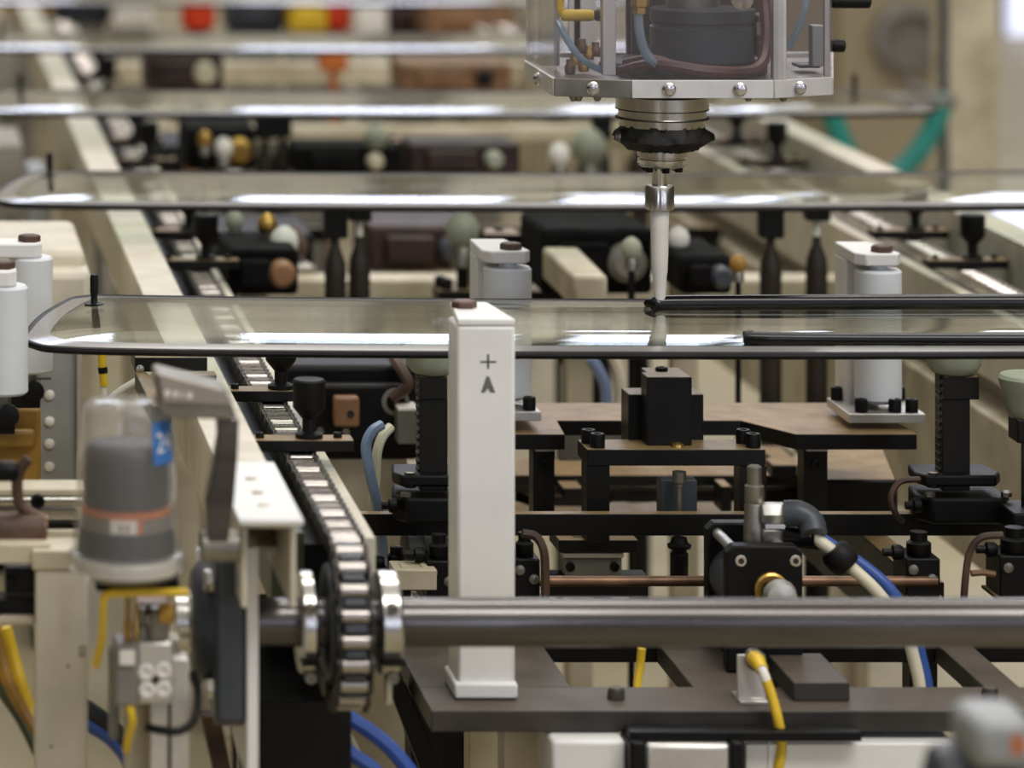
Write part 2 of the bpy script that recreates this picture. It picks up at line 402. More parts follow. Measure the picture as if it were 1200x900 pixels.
# foreground square post, its roller on the far side
Y = 4.20
r = thing('roller_post', 'tall square white post in front with smudged marks near its top', 'roller post', (wx(566, Y), Y+.04, wz(818, Y)), 'upright guide roller posts')
X0, X1 = wx(536, Y), wx(604, Y); Zb, Zt = wz(818, Y), wz(382, Y)
MB().box(X0, X1, Y, Y+.07, Zb, Zt).build('web', 'white_paint', r, .004)
MB().box(X0-.004, X1+.002, Y-.006, Y+.075, Zb, Zb+.018).build('foot_plate', 'white_paint', r, .003)
MB().prism([(X0, Y), (X1, Y), (X1-.012, Y+.12), (X0+.01, Y+.12)], 'Z', Zt, Zt+.008).build('top_plate', 'white_paint', r, .002)
MB().lathe(((X0+X1)/2+.01, Y+.104, Zb+.3), [(.022, 0), (.025, .003), (.025, Zt-Zb-.309), (.022, Zt-Zb-.304)], 'Z', 28).build('roller', 'roller_white', r)
MB().hexbolt((X0+.020, Y+.08, Zt+.008), .0145, .008).build('bolt', 'rust_brown', r)
m = MB(); yk = Y-.0006
cxm = wx(572, Y)
m.box(cxm-.009, cxm+.009, yk, Y, wz(424, Y)-.001, wz(424, Y)+.001); m.box(cxm-.0012, cxm+.0012, yk, Y, wz(432, Y), wz(415, Y))
m.prism([(cxm-.008, wz(460, Y)), (cxm-.004, wz(460, Y)), (cxm-.0005, wz(455, Y)), (cxm+.003, wz(460, Y)), (cxm+.008, wz(460, Y)), (cxm+.001, wz(441, Y)), (cxm-.002, wz(441, Y))], 'Y', yk, Y)
m.build('pen_marks', 'smudge', r)

# ================================================================== dispensing head and nozzle
Yn = 4.662; xn = wx(773, Yn)
r = thing('dispensing_head', 'clear-walled dispensing head with steel flange hanging over the nearest pane', 'dispenser', (xn, Yn, 1.03), None)
PL = [(617, 4.85), (650, 4.625), (740, 4.60), (906, 4.60), (974, 4.64), (974, 4.97), (640, 4.97)]
plan = [(wx(a, b), b) for a, b in PL]
zb0 = wz(115, 4.60); zb1 = wz(94, 4.60); ztop = 1.62
MB().prism([(x*.995+.005*.9, y+.004) for x, y in plan], 'Z', zb0+.004, zb1-.006).build('base_plate', 'dull_steel', r)
cols = ['aluminium', 'dull_steel', 'rail_white', 'rail_white', 'aluminium', 'aluminium', 'aluminium']
for i in range(7):
    a = Vector((*plan[i], 0)); b = Vector((*plan[(i+1) % 7], 0)); d = (b-a).normalized(); nn = Vector((d.y, -d.x, 0))
    def slab(lo, hi, z0, z1, t0=0.0, t1=1.0):
        q0 = a+(b-a)*t0; q1 = a+(b-a)*t1
        return MB().prism([tuple((q0+nn*lo)[:2]), tuple((q1+nn*lo)[:2]), tuple((q1+nn*hi)[:2]), tuple((q0+nn*hi)[:2])], 'Z', z0, z1)
    fr_ = slab(-.004, .003, zb0, zb1).build('bottom_rail', cols[i], r, .0006)
    slab(-.002, .001, zb1-.001, ztop).build('clear_panel', 'clear_plastic', r)
    L = (b-a).length
    ks = {1: [.5], 2: [.26, .76], 3: [.42], 0: [.55]}.get(i, [])
    for k in ks:
        c = a+(b-a)*k+nn*.003; 
        MB().lathe((c.x, c.y, (zb0+zb1)/2), [(.0085, 0), (.0085, .002), (.0065, .003), (.006, .0075), (.0025, .008)], 'Y-', 14).build('screw', 'steel', fr_)
def stick(px, Yp, wpx, m, z0=zb1): 
    X = wx(px, Yp); ww = wpx*Yp/F; MB().box(X, X+ww, Yp, Yp+ww*.9, z0, ztop).build('corner_post', m, r, .001)
stick(619, 4.84, 7, 'aluminium'); stick(706, 4.66, 16, 'aluminium'); stick(906, 4.606, 16, 'aluminium'); stick(966, 4.645, 7, 'aluminium'); stick(672, 4.93, 9, 'brown_box'); stick(634, 4.78, 22, 'grey_panel')
MB().box(wx(735, 4.9), wx(900, 4.9), 4.9, 4.91, zb1, ztop).build('dark_liner', 'dark_liner', r)
# inside the head
def pz(y, Yp): return wz(y, Yp)
cxm, cym = wx(823, 4.78), 4.78
h0 = pz(92, 4.78)
mot = MB().lathe((cxm, cym, pz(88, 4.78)), [(.070, 0), (.070, .012), (.063, .014), (.063, .018), (.066, .02), (.066, .062), (.063, .064), (.063, .068), (.066, .07), (.066, .085), (.03, .088)], 'Z', 40).build('motor', 'bearing_grey', r)
MB().lathe((cxm-.012, cym, pz(10, 4.78)), [(.034, 0), (.034, .07), (.026, .075), (.026, .16)], 'Z', 28).build('motor_shaft_housing', 'dull_steel', mot)
MB().box(cxm+.064, cxm+.083, cym-.03, cym+.02, pz(62, 4.78), pz(16, 4.78)).build('terminal_block', 'dull_steel', mot, .002)
MB().box(cxm+.066, cxm+.078, cym-.034, cym-.03, pz(58, 4.78), pz(46, 4.78)).build('connector', 'label_white', mot); MB().box(cxm+.062, cxm+.072, cym-.034, cym-.03, pz(38, 4.78), pz(24, 4.78)).build('connector', 'label_white', mot)
MB().lathe((wx(868, 4.7), 4.7, pz(-2, 4.7)), [(.012, 0), (.014, .003), (.014, .01), (.008, .012)], 'Y-', 20).build('round_port', 'steel', r)
MB().lathe((wx(800, 4.77), 4.77, zb1-.006), [(.105, 0), (.105, .01), (.1, .014)], 'Z', 36).build('drip_tray', 'black_paint', r)
MB().tube([P(728, 84, 4.7), P(770, 76, 4.66), P(830, 84, 4.65), P(885, 82, 4.68), P(898, 50, 4.72), P(896, 0, 4.75), P(890, -60, 4.8)], .008, 8).build('red_cable', 'wiring_red', r)
MB().tube([P(735, 76, 4.72), P(765, 72, 4.68), P(800, 84, 4.67)], .009, 8).build('red_cable', 'wiring_red', r)
MB().tube([P(748, 16, 4.67), P(750, 40, 4.66), P(757, 62, 4.66), P(772, 78, 4.66), P(795, 86, 4.68)], .0062, 8).build('clear_hose', 'blue_tube', r)
MB().tube([P(654, 26, 4.70), P(662, 42, 4.68), P(678, 66, 4.68), P(692, 76, 4.69), P(704, 82, 4.7)], .0045, 8).build('clear_hose', 'blue_tube', r)
MB().tube([P(946, -6, 4.7), P(943, 12, 4.69), P(935, 34, 4.69), P(924, 56, 4.70)], .0045, 8).build('clear_hose', 'blue_tube', r)
MB().lathe(P(658, 18, 4.72), [(.0065, 0), (.0075, .003), (.0075, .036), (.006, .04)], 'X', 14).build('yellow_sleeve', 'yellow', r)
MB().lathe(P(697, 18, 4.72), [(.0065, 0), (.0075, .003), (.0065, .016)], 'X', 14).build('sleeve_end', 'rubber', r)
MB().tube([P(660, 18, 4.72), P(656, 8, 4.72), P(660, -14, 4.72)], .005, 8).build('yellow_hose', 'yellow', r)
for q, (a_, b_) in enumerate([(682, 56), (690, 64), (698, 60), (674, 70), (668, 80), (684, 78)]):
    MB().lathe(P(a_, b_+6, 4.74), [(.006, 0), (.007, .003), (.007, .009), (.005, .012), (.005, .018)], 'Z', 10).build('brass_fitting', 'brass' if q % 2 else 'copper', r)
MB().lathe(P(750, 16, 4.67), [(.009, 0), (.009, .008), (.012, .01), (.012, .018), (.008, .02)], 'Z', 6).build('brass_fitting', 'brass', r)
MB().box(wx(952, 4.72), wx(966, 4.72), 4.72, 4.74, pz(78, 4.72), pz(30, 4.72)).build('valve_plate', 'grey_panel', r, .001)
MB().box(wx(936, 4.75), wx(962, 4.75), 4.75, 4.79, zb1, pz(76, 4.75)).build('valve_foot', 'bearing_grey', r, .002)
MB().box(wx(672, 4.9), wx(704, 4.9), 4.93, 4.94, pz(60, 4.9), pz(-30, 4.9)).build('rear_panel', 'label_white', r)
for (a_, b_, c_, d_) in ((976, 45, 992, 62), (976, -6, 1022, 10)):
    k = MB().lathe(P(a_-2, (b_+d_)/2, 4.8), [(.007, 0), (.0085, .003), (.0085, (c_-a_)*4.8/F-.002), (.006, (c_-a_)*4.8/F)], 'X', 16); k.build('side_knob', 'rubber', r)
for (a_, b_) in ((672, 118), (678, 121), (700, 118), (877, 118), (918, 117)):
    MB().lathe((wx(a_, 4.64), 4.64, zb0), [(.005, 0), (.0055, .003), (.003, .008)], 'Z-', 10).build('drain_screw', 'dull_steel', r)
def nz(y): return wz(y, Yn)
def ln(name, prof, m, seg=40): return MB().lathe((xn, Yn, 0), [(rr_*Yn/F, nz(y)) for rr_, y in prof], 'Z', seg).build(name, m, r)
xn0 = xn
xn = wx(776, Yn)
fl = ln('flange', [(48, 148), (50, 147), (50, 138), (53, 137.5), (53, 137), (51, 136), (51, 127), (54, 126.5), (54, 126), (54, 112), (30, 110)], 'steel')
for yy_ in (126.8, 137.4): MB().lathe((xn, Yn, 0), [(53*Yn/F, nz(yy_+.8)), (54.3*Yn/F, nz(yy_+.7)), (54.3*Yn/F, nz(yy_-.7)), (53*Yn/F, nz(yy_-.8))], 'Z', 40).build('groove_ring', 'ink', fl)
g_ = MB(); k = 56; prof = [(30, 176), (40, 174), (47, 168), (55, 163), (53, 156), (49, 150), (49, 146)]
vs = []; 
for rr_, y in prof:
    for i in range(k):
        a_ = 2*PI*i/k; q = rr_+random.uniform(-1.6, 2.2)+(5 if rr_ > 50 and math.sin(3*a_+1) > .5 else 0); vs.append((xn+q*Yn/F*math.cos(a_), Yn+q*Yn/F*math.sin(a_), nz(y+random.uniform(-1.2, 1.2))))
fs = [(j*k+i, j*k+(i+1) % k, (j+1)*k+(i+1) % k, (j+1)*k+i) for j in range(len(prof)-1) for i in range(k)]+[tuple(range(k))[::-1]]
g_.add(vs, fs).build('greasy_seal', 'grease', r)
MB().lathe(P(722, 160, Yn-.01), [(.004, 0), (.007, .004), (.007, .012), (.004, .016)], 'X', 10).build('grease_nipple', 'dull_steel', r)
dsk = ln('lower_disc', [(22, 196), (27, 194), (28.5, 192), (28.5, 186), (26, 185), (26, 183.5), (29, 182.5), (29, 175), (26, 173), (20, 172)], 'steel')
for a_ in range(6):
    t = a_*PI/3+.52; MB().screw((xn+.021*math.cos(t), Yn+.021*math.sin(t), nz(193)), .0052, .008, 'Z-').build('screw', 'black_paint', dsk)
xn = xn0
ln('neck', [(9, 218), (9, 196), (9.5, 190)], 'steel', 24)
nut = ln('hex_nut', [(14, 246), (17.5, 244), (17.5, 219), (16, 216.5), (10, 216)], 'steel', 12)
ln('nozzle', [(3.5, 357.5), (6.2, 356), (7.6, 338), (8.4, 322), (9.2, 318), (9.9, 300), (11, 247), (10.6, 244)], 'label_white', 24)
ln('nozzle_tip', [(3, 358.5), (6.4, 358), (6.7, 351), (5.2, 350)], 'bead', 16)
# ================================================================== conveyor rails, chain, sprocket, shaft
SX = 2.13; YE = 10.25
def rail(side):
    f = (lambda a, b: (a, b)) if side == 'left' else (lambda a, b: (SX-b, SX-a))
    lab = {'left': 'long cream conveyor rail running back at left beside the roller chain', 'right': 'long cream conveyor rail running back at right behind the suction cups'}[side]
    y0 = 3.76 if side == 'left' else 4.0
    r = thing('conveyor_rail', lab, 'conveyor rail', (f(.36, .41)[0], y0, 0), 'conveyor rails')
    def bx(a, b, y0, y1, z0, z1, name, m, bev=.002): return MB().box(*f(a, b), y0, y1, z0, z1).build(name, m, r, bev)
    # C-section beam, open at the front end
    m = MB(); a, b = f(.357, .412)
    m.box(a, b, y0, YE, .942, .95); m.box(a, a+.006, y0, YE, .862, .942); m.box(b-.006, b, y0, YE, .862, .942)
    m.build('beam', 'cream', r, .0015)
    bx(.360, .409, y0+.9, YE-.05, .865, .941, 'beam_filling', 'cream_worn')
    bx(.414, .449, 4.02, YE, .80, .880, 'guide_strip', 'green_guide', .001)
    bx(.449, .500, 4.02, YE, .78, .868, 'chain_bed', 'black_paint', .001)
    bx(.500, .520, 3.98 if side == 'left' else 4.0, YE, .78, .884, 'side_flange', 'cream', .0015)
    for yy in (6.3, 8.6, 10.0):
        bx(.40, .48, yy, yy+.08, 0, .78, 'leg', 'cream', .002)
    if side == 'right':
        bx(.47, .53, 4.0, YE, .50, .735, 'lower_beam', 'cream_worn', .004)
        bx(.425, .47, 4.0, YE, .60, .79, 'side_web', 'cream', .002)
        for yy in (4.2, 6.4): bx(.43, .50, yy, yy+.08, 0, .55, 'leg', 'cream', .002)
    return r
rl = rail('left'); rr_ = rail('right')
# small saddle plate lying on the beam's near end
m = MB(); zt_ = .95
m.box(.352, .417, 3.735, 4.02, zt_, zt_+.006)
m.build('saddle_plate', 'white_paint', rl, .0015)
for yy in (3.80, 3.86, 3.93): MB().lathe((.383, yy, zt_+.006), [(.006, 0), (.006, .0015), (.003, .002)], 'Z', 12).build('screw', 'cream_worn', rl)

# roller chain
PITCH, NT, CXC, YS = .0254, 20, .479, 3.90
RS = PITCH/(2*math.sin(PI/NT)); ZS = .8136
def link_mesh(wide):
    m = MB()
    if wide:
        m.cyl((-.019, 0, 0), .0042, .038, 'X', 8)
        for s in (-1, 1): m.cyl((s*.0175-.001, 0, 0), .0105, .002, 'X', 10); m.cyl((s*.0175-.001, PITCH, 0), .0105, .002, 'X', 10); m.box(s*.0175-.001, s*.0175+.001, 0, PITCH, -.008, .008)
    else:
        for s in (-1, 1): m.cyl((s*.0145-.001, 0, 0), .0105, .002, 'X', 10); m.cyl((s*.0145-.001, PITCH, 0), .0105, .002, 'X', 10); m.box(s*.0145-.001, s*.0145+.001, 0, PITCH, -.008, .008)
    m.nplate = len(m.f); m.cyl((-.0135, 0, 0), .0079, .027, 'X', 12); m.cyl((-.0135, PITCH, 0), .0079, .027, 'X', 12)
    return m
ch = thing('roller_chain', 'bright steel roller chain wrapping the sprocket and running back at left', 'chain', (CXC, YS, ZS-RS), None)
links = []
for wide in (True, False):
    lm = link_mesh(wide); me = lm.mesh('link', 'chain_plate'); me.materials.append(MATS['chain_steel']); links.append(me)
    for p in me.polygons:
        if p.index >= lm.nplate: p.material_index = 1
def put_link(k, y, z, ang):
    o = bpy.data.objects.new('link', links[k % 2]); C.objects.link(o); o.parent = ch
    o.location = (0, y-YS, z-(ZS-RS)); o.rotation_euler = (ang, 0, 0)
for k in range(118): put_link(k, YS+k*PITCH, ZS+RS, 0)
for k in range(1, 12):
    a = k*2*PI/NT                     # pin k behind the top, going over the front
    y1, z1 = YS-RS*math.sin(a), ZS+RS*math.cos(a); a0 = a-2*PI/NT
    y0, z0 = YS-RS*math.sin(a0), ZS+RS*math.cos(a0)
    put_link(k+1, y1, z1, math.atan2(z0-z1, y0-y1))
far = MB()
for k in range(118, 248, 1):
    y = YS+k*PITCH; far.cyl((CXC-.0135, y, ZS+RS), .0079, .027, 'X', 6)
    for s in (-1, 1): far.box(CXC+s*.016-.002, CXC+s*.016+.002, y, y+PITCH, ZS+RS-.009, ZS+RS+.009)
o = far.build('far_links', 'chain_steel', ch); o['kind'] = 'stuff'
low = MB()
for k in range(2, 200):
    y = YS+k*PITCH; low.cyl((CXC-.0135, y, ZS-RS), .0079, .027, 'X', 6)
    for s in (-1, 1): low.box(CXC+s*.016-.002, CXC+s*.016+.002, y, y+PITCH, ZS-RS-.009, ZS-RS+.009)
o = low.build('return_links', 'dull_steel', ch); o['kind'] = 'stuff'

rc = thing('roller_chain', 'second roller chain in the right conveyor rail behind the suction cups', 'chain', (SX-CXC, 4.0, ZS+RS-.01), None)
run = MB()
for k in range(4, 244):
    y = YS+k*PITCH; run.cyl((SX-CXC-.0135, y, ZS+RS), .0079, .027, 'X', 6)
    for s in (-1, 1): run.box(SX-CXC+s*.016-.002, SX-CXC+s*.016+.002, y, y+PITCH, ZS+RS-.009, ZS+RS+.009)
o = run.build('run_links', 'chain_steel', rc); o['kind'] = 'stuff'
# sprocket on the shaft
sp = thing('sprocket', 'toothed sprocket with clamp collars carrying the chain on the dark shaft', 'sprocket', (CXC, YS, ZS-.09), None)
poly = []
for k in range(NT):
    for da, rad in ((-.5, RS-.0085), (-.30, RS-.0080), (-.14, RS+.006), (.14, RS+.006), (.30, RS-.0080)):
        a = (k+.5+da*1.0)*2*PI/NT; poly.append((YS-rad*math.sin(a), ZS+rad*math.cos(a)))
MB().prism(poly, 'X', CXC-.011, CXC+.011).build('tooth_wheel', 'bearing_grey', sp, .0008)
MB().cyl((CXC-.022, YS, ZS), .060, .044, 'X', 36, .002).build('hub', 'bearing_grey', sp)
for s, hw in ((-1, .0085), (1, .0115)):
    xc_ = CXC+s*.042
    cl = MB().lathe((xc_-hw, YS, ZS), [(.0255, 0), (.050, .0005), (.053, .003), (.053, 2*hw-.003), (.050, 2*hw), (.030, 2*hw)], 'X', 40).build('clamp_collar', 'steel', sp)
    MB().screw((xc_, YS-.046, ZS+.026), .006, .010, 'Y-').build('clamp_screw', 'dull_steel', cl)
    MB().box(xc_-hw-.0005, xc_+hw+.0005, YS-.056, YS-.03, ZS-.032, ZS-.028).build('split', 'black_paint', cl)
    MB().screw((xc_, YS-.044, ZS-.045), .006, .010, 'Y-').build('clamp_screw', 'dull_steel', cl)
MB().box(wx(454, 3.92), wx(461, 3.92), 3.93, 3.95, wz(826, 3.93), wz(772, 3.93)).build('tab_plate', 'cream', rl, .0015)

sh = thing('drive_shaft', 'thick dark steel drive shaft lying across the whole foreground', 'shaft', (1.0, YS, ZS-.0252), None)
MB().lathe((wx(205, YS), YS, ZS), [(.022, 0), (.0252, .003), (.0252, 1.8), (.022, 1.803)], 'X', 40).build('shaft_bar', 'shaft_steel', sh)

# flange bearing with carrier plate
xb = wx(290, YS)
fb = thing('flange_bearing', 'dark grey flange bearing on the left end of the drive shaft', 'bearing', (xb-.03, YS, ZS-.1), None)
MB().prism([(YS+.092*max(-.88, min(.88, 1.25*math.cos(t*PI/12))), ZS+.092*max(-1, min(1, 1.25*math.sin(t*PI/12)))) for t in range(24)], 'X', xb-.040, xb-.009).build('flange', 'bearing_grey', fb, .004)
MB().lathe((xb-.040, YS, ZS), [(.066, 0), (.064, .008), (.052, .018), (.040, .020)], 'X-', 36).build('housing', 'bearing_grey', fb)
for a in (48, 132, 228, 312):
    t = math.radians(a); c = (xb-.040, YS+.074*math.cos(t), ZS+.074*math.sin(t))
    MB().hexbolt(c, .0115, .010, 'X-').build('bolt', 'steel', fb)
nutp = MB().lathe((wx(230, YS)-.004, YS, ZS), [(.034, 0), (.034, .004), (.030, .006), (.030, .018), (.026, .02)], 'X-', 24); nutp.build('lock_collar', 'steel', fb)
pl = thing('bearing_plate', 'upright white plate seen edge-on behind the dark bearing', 'plate', (xb, YS, .45), None)
xq = xb-.009
m = MB()
m.prism([(YS-.085, wz(886, YS)), (YS+.085, wz(886, YS)), (YS+.085, wz(620, YS)), (YS-.085, wz(620, YS))], 'X', xq, xq+.012)
m.build('plate', 'white_paint', pl, .0015)
MB().box(xq+.012, xq+.04, YS-.01, YS+.085, wz(646, YS), wz(638, YS)).build('gusset', 'white_paint', pl, .001)

# carrier bars with support pads, both chains
def carrier(yc, cx, label):
    r = thing('carrier_bar', label, 'carrier bar', (cx, yc, .905), 'carrier bars on the chains')
    MB().box(cx-.060, cx+.062, yc-.018, yc+.018, .905, .918).build('bar', 'black_steel', r, .001)
    p = MB().lathe((cx+.012, yc, .918), [(.016, 0), (.016, .005), (.008, .008), (.008, .022), (.018, .034), (.019, .036), (.019, .066), (.017, .068)], 'Z', 24).build('support_pad', 'rubber', r)
    for sx in (-.045, .045): MB().screw((cx+sx, yc, .918), .005, .006).build('screw', 'black_paint', r)
    return r
names = ['nearest the sprocket', 'second from the sprocket', 'third from the sprocket', 'fourth from the sprocket', 'fifth from the sprocket', 'sixth from the sprocket', 'seventh from the sprocket', 'eighth from the sprocket']
for k, yc in enumerate((4.345, 4.655, 5.74, 6.06, 7.0, 7.33, 8.27, 8.6)):
    carrier(yc, CXC, 'black carrier bar with rubber pad on the left chain, '+names[k])
for k, yc in enumerate((5.74, 6.06, 7.0, 7.33)):
    carrier(yc, SX-CXC, 'black carrier bar with rubber pad on the right chain, '+['nearest', 'second back', 'third back', 'farthest back'][k])
# ================================================================== lifting nest in the middle of the nearest station
row_parts = []
def keep(o): row_parts.append(o); return o
# long black cross bar
r = thing('cross_bar', 'long flat black bar across the {row} station under the cups', 'bar', (1.07, 4.65, .737), 'black cross bars')
MB().box(.545, 1.60, 4.65, 4.668, wz(628, 4.65), wz(602.5, 4.65)).build('bar', 'black_steel', r, .001)
for X in (.57, 1.575):
    MB().box(X-.02, X+.02, 4.668, 4.70, .70, .763).build('end_lug', 'black_steel', r, .001)
keep(r)

# upper brown-black plate on two legs
ZP = .823; t = .021
r = thing('nest_plate', 'wide black plate with notched front carrying the roller posts, {row} station', 'plate', (1.05, 4.95, .70), 'nest plates')
MB().prism([(.765, 5.075), (.765, 4.856), (.8796, 4.856), (.886, 4.95), (1.128, 4.95), (1.178, 4.856), (1.335, 4.856), (1.335, 4.90), (1.318, 5.075)], 'Z', ZP-t, ZP-.001).build('plate', 'black_steel', r, .001)
for (a, b) in ((625, 650), (942, 970)):
    X0, X1 = wx(a, 4.875), wx(b, 4.875)
    l = MB().box(X0, X1, 4.875, 4.91, .70, ZP-t).build('leg', 'black_steel', r, .001)
    MB().box(X0+.002, X1-.002, 4.866, 4.875, ZP-t-.004, ZP-t).build('shim', 'aluminium', l)
    MB().screw(((X0+X1)/2, 4.875, .78), .007, .004, 'Y-').build('screw', 'black_paint', l)
keep(r)
# frame under the plate
r = thing('nest_stand', 'low black frame of stacked cross plates beneath the {row} nest', 'frame', (1.05, 5.1, 0), 'nest frames')
for X in (.785, 1.30):
    MB().box(X, X+.035, 4.73, 5.60, .56, .66).build('side_member', 'black_steel', r, .002)
    for yy in (4.76, 5.5): MB().box(X, X+.035, yy, yy+.04, 0, .56).build('leg', 'black_paint', r, .002)
Yb = yat(557, .675)
MB().prism([(.735, Yb), (1.40, Yb), (1.40, yat(538, .675)), (.735, yat(538, .675))], 'Z', .66, .675).build('cross_plate', 'black_steel', r, .001)
for z, y0, y1, xs in ((.645, 577, 565, [(.80, .90, 1.0, 0)]), (.60, 602, 589, [(0, 0, 0, 0)])):
    MB().prism([(.79, yat(y0, z)), (.90, yat(y0, z)), (.915, yat(y0+5, z)), (1.02, yat(y0+5, z)), (1.035, yat(y0, z)), (1.33, yat(y0, z)), (1.33, yat(y1, z)), (.79, yat(y1, z))], 'Z', z-.014, z).build('cross_plate', 'black_steel', r, .001)
for a, b, y0, y1 in ((660, 684, 572, 584), (845, 858, 570, 600), (905, 935, 545, 560)):
    MB().pbox(a, y0, b, y1, 5.25, .05).build('spacer_block', 'black_steel', r, .002)
MB().pbox(655, 496, 736, 540, 5.16, .02).build('rear_plate', 'grey_box', r, .001)
MB().prism([(wx(965, 5.0), 5.0), (wx(1052, 5.0), 5.0), (wx(1030, 5.3), 5.3), (wx(965, 5.3), 5.3)], 'Z', wz(604, 5.0), wz(562, 5.0)).build('side_box', 'black_steel', r, .004)

# bridge in front
Yf = 4.705
r = thing('bridge_plate', 'black bridge plate on two legs holding the central block, {row} station', 'bridge', (wx(793, Yf), Yf+.03, .70), 'bridge plates')
zt_ = wz(527, Yf)
MB().box(wx(688, Yf), wx(897, Yf), Yf, Yf+.066, wz(546, Yf), zt_).build('plate', 'black_steel', r, .001)
for a, b in ((688, 715), (868, 899)):
    MB().box(wx(a, Yf), wx(b, Yf), Yf+.002, Yf+.04, .715, wz(546, Yf)).build('leg', 'black_steel', r, .001)
for a, dy in ((697, .042), (703, .016), (880, .042), (886, .016)):
    MB().screw((wx(a, Yf), Yf+dy, zt_), .0095, .0175).build('bolt', 'black_paint', r)
MB().lathe((wx(798, Yf), Yf+.02, zt_), [(.0085, 0), (.008, .003), (.004, .005)], 'Z', 16).build('button_screw', 'brass', r)
keep(r)
r = thing('centre_block', 'tall black block with stepped shoulders on the {row} bridge plate', 'block', (wx(783, 4.73), 4.75, zt_), 'centre blocks')
Yc = 4.73
MB().box(wx(758, Yc), wx(811, Yc), Yc, Yc+.036, zt_, wz(442, Yc)).build('block', 'black_steel', r, .0015)
MB().box(wx(735, 4.775), wx(823, 4.775), 4.767, 4.815, ZP-.001, wz(461, 4.775)).build('shoulder', 'black_steel', r, .0015)
MB().box(wx(765, Yc), wx(811, Yc), Yc+.036, Yc+.075, zt_+.01, wz(442, Yc)-.001).build('rear_half', 'black_steel', r, .0015)
MB().screw((wx(783, Yc)+.002, Yc+.05, wz(442, Yc)-.002), .008, .006).build('screw', 'black_paint', r)
keep(r)
# lift cylinder under the bridge
Yl = 4.69
r = thing('lift_cylinder', 'slim steel lift rod with black cylinder under the {row} bridge', 'cylinder', (wx(796, Yl), Yl, .66), 'lift cylinders')
MB().box(wx(775, 4.71), wx(817, 4.71), 4.71, 4.74, wz(605, 4.71), wz(563, 4.71)).build('guide_block', 'bearing_grey', r, .001)
MB().lathe((wx(796, Yl), Yl, wz(605, Yl)), [(.004, 0), (.004, .036), (.0055, .037), (.0055, .041), (.0085, .043), (.0085, .056)], 'Z', 20).build('rod', 'dull_steel', r)
MB().lathe((wx(795, 4.64), 4.635, wz(676, 4.64)), [(.010, 0), (.011, .002), (.011, .030), (.009, .032), (.009, .036), (.014, .037), (.015, .041), (.011, .043), (.009, .05)], 'Z', 20).build('cylinder_body', 'black_paint', r)
keep(r)

# suction cup supports
def cup_support(label, px, Y, ctop, base=True, hose=False, left=False):
    xc = wx(px, Y); zbar = .764
    r = thing('suction_cup_support', label, 'suction cup', (xc, Y+.03, zbar), 'suction cup supports')
    zc = 1.008
    cu = MB().lathe((xc+.002, Y+.03, wz(443, Y)), [(.020, 0), (.027, .003), (.033, .012), (.035, .024), (.036, .034), (.032, .036), (.026, .030), (.010, .026)], 'Z', 32).build('cup', 'cup_green', r)
    ztop = wz(443, Y)
    MB().box(xc-.017, xc+.017, Y+.012, Y+.046, .80, ztop-.028).build('column', 'black_steel', r, .001)
    MB().box(xc-.016+(-.002 if left else .0), xc+(.016 if left else .027), Y+.008, Y+.05, ztop-.028, ztop).build('cup_holder', 'black_steel', r, .001)
    m = MB()
    for k in range(14): m.box(xc-.0185, xc-.016, Y+.02, Y+.04, .812+k*.0095, .816+k*.0095)
    m.build('rack_teeth', 'black_steel', r)
    up = MB().prism([(xc-.05, Y+.02), (xc-.042, Y-.002), (xc+.045, Y-.002), (xc+.056, Y+.02), (xc+.05, Y+.07), (xc-.044, Y+.07)], 'Z', .808, .822).build('upper_plate', 'black_paint', r, .003)
    MB().lathe((xc-.03, Y+.006, .806), [(.008, 0), (.008, .014), (.006, .018)], 'Z', 8).build('nut', 'black_steel', up)
    MB().prism([(xc-.05, Y+.015), (xc-.036, Y-.012), (xc+.052, Y-.012), (xc+.064, Y+.01), (xc+.06, Y+.07), (xc-.044, Y+.07)], 'Z', .764, .796).build('base_drum', 'black_paint', r, .004)
    MB().lathe((xc-.046, Y+.0, .785), [(.006, 0), (.009, .002), (.009, .010), (.005, .012), (.005, .02)], 'X-', 10).build('fitting', 'black_paint', r)
    for sx in (-.036, .058): MB().lathe((xc+sx, Y+.0, .796), [(.007, 0), (.007, .005), (.004, .007)], 'Z', 8).build('nut', 'dull_steel', r)
    if hose: MB().tube([(xc-.045, Y+.01, .815), (xc-.07, Y+.008, .812), (xc-.082, Y+.004, .795), (xc-.078, Y, .775), (xc-.068, Y+.005, .764)], .004, 8).build('tube', 'rust_brown', r)
    return r
cl_ = cup_support('black suction cup column left of the tall white post, {row} row', 510, 4.60, 425, left=True)
cr_ = cup_support('black suction cup column at right under the {row} pane', 1124, 4.60, 425, hose=True)
# second right cup, half outside the frame
Y = 4.56; xc = wx(1208, Y)
r = thing('suction_cup_support', 'grey-green suction cup cut by the right frame edge', 'suction cup', (xc, Y, .764), 'suction cup supports')
MB().lathe((xc, Y, wz(491, Y)), [(.018, 0), (.026, .005), (.031, .014), (.032, .03), (.037, .042), (.039, .05), (.036, .054), (.02, .05)], 'Z', 32).build('cup', 'cup_green', r)
MB().box(xc-.022, xc+.02, Y-.02, Y+.02, wz(516, Y), wz(489, Y)).build('cup_holder', 'black_steel', r, .002)
MB().box(xc-.008, xc+.018, Y-.014, Y+.014, .764, wz(515, Y)).build('column', 'black_steel', r, .001)
MB().prism([(xc-.03, Y-.03), (xc+.04, Y-.03), (xc+.04, Y+.05), (xc-.03, Y+.05)], 'Z', .764, .79).build('base_drum', 'black_paint', r, .003)

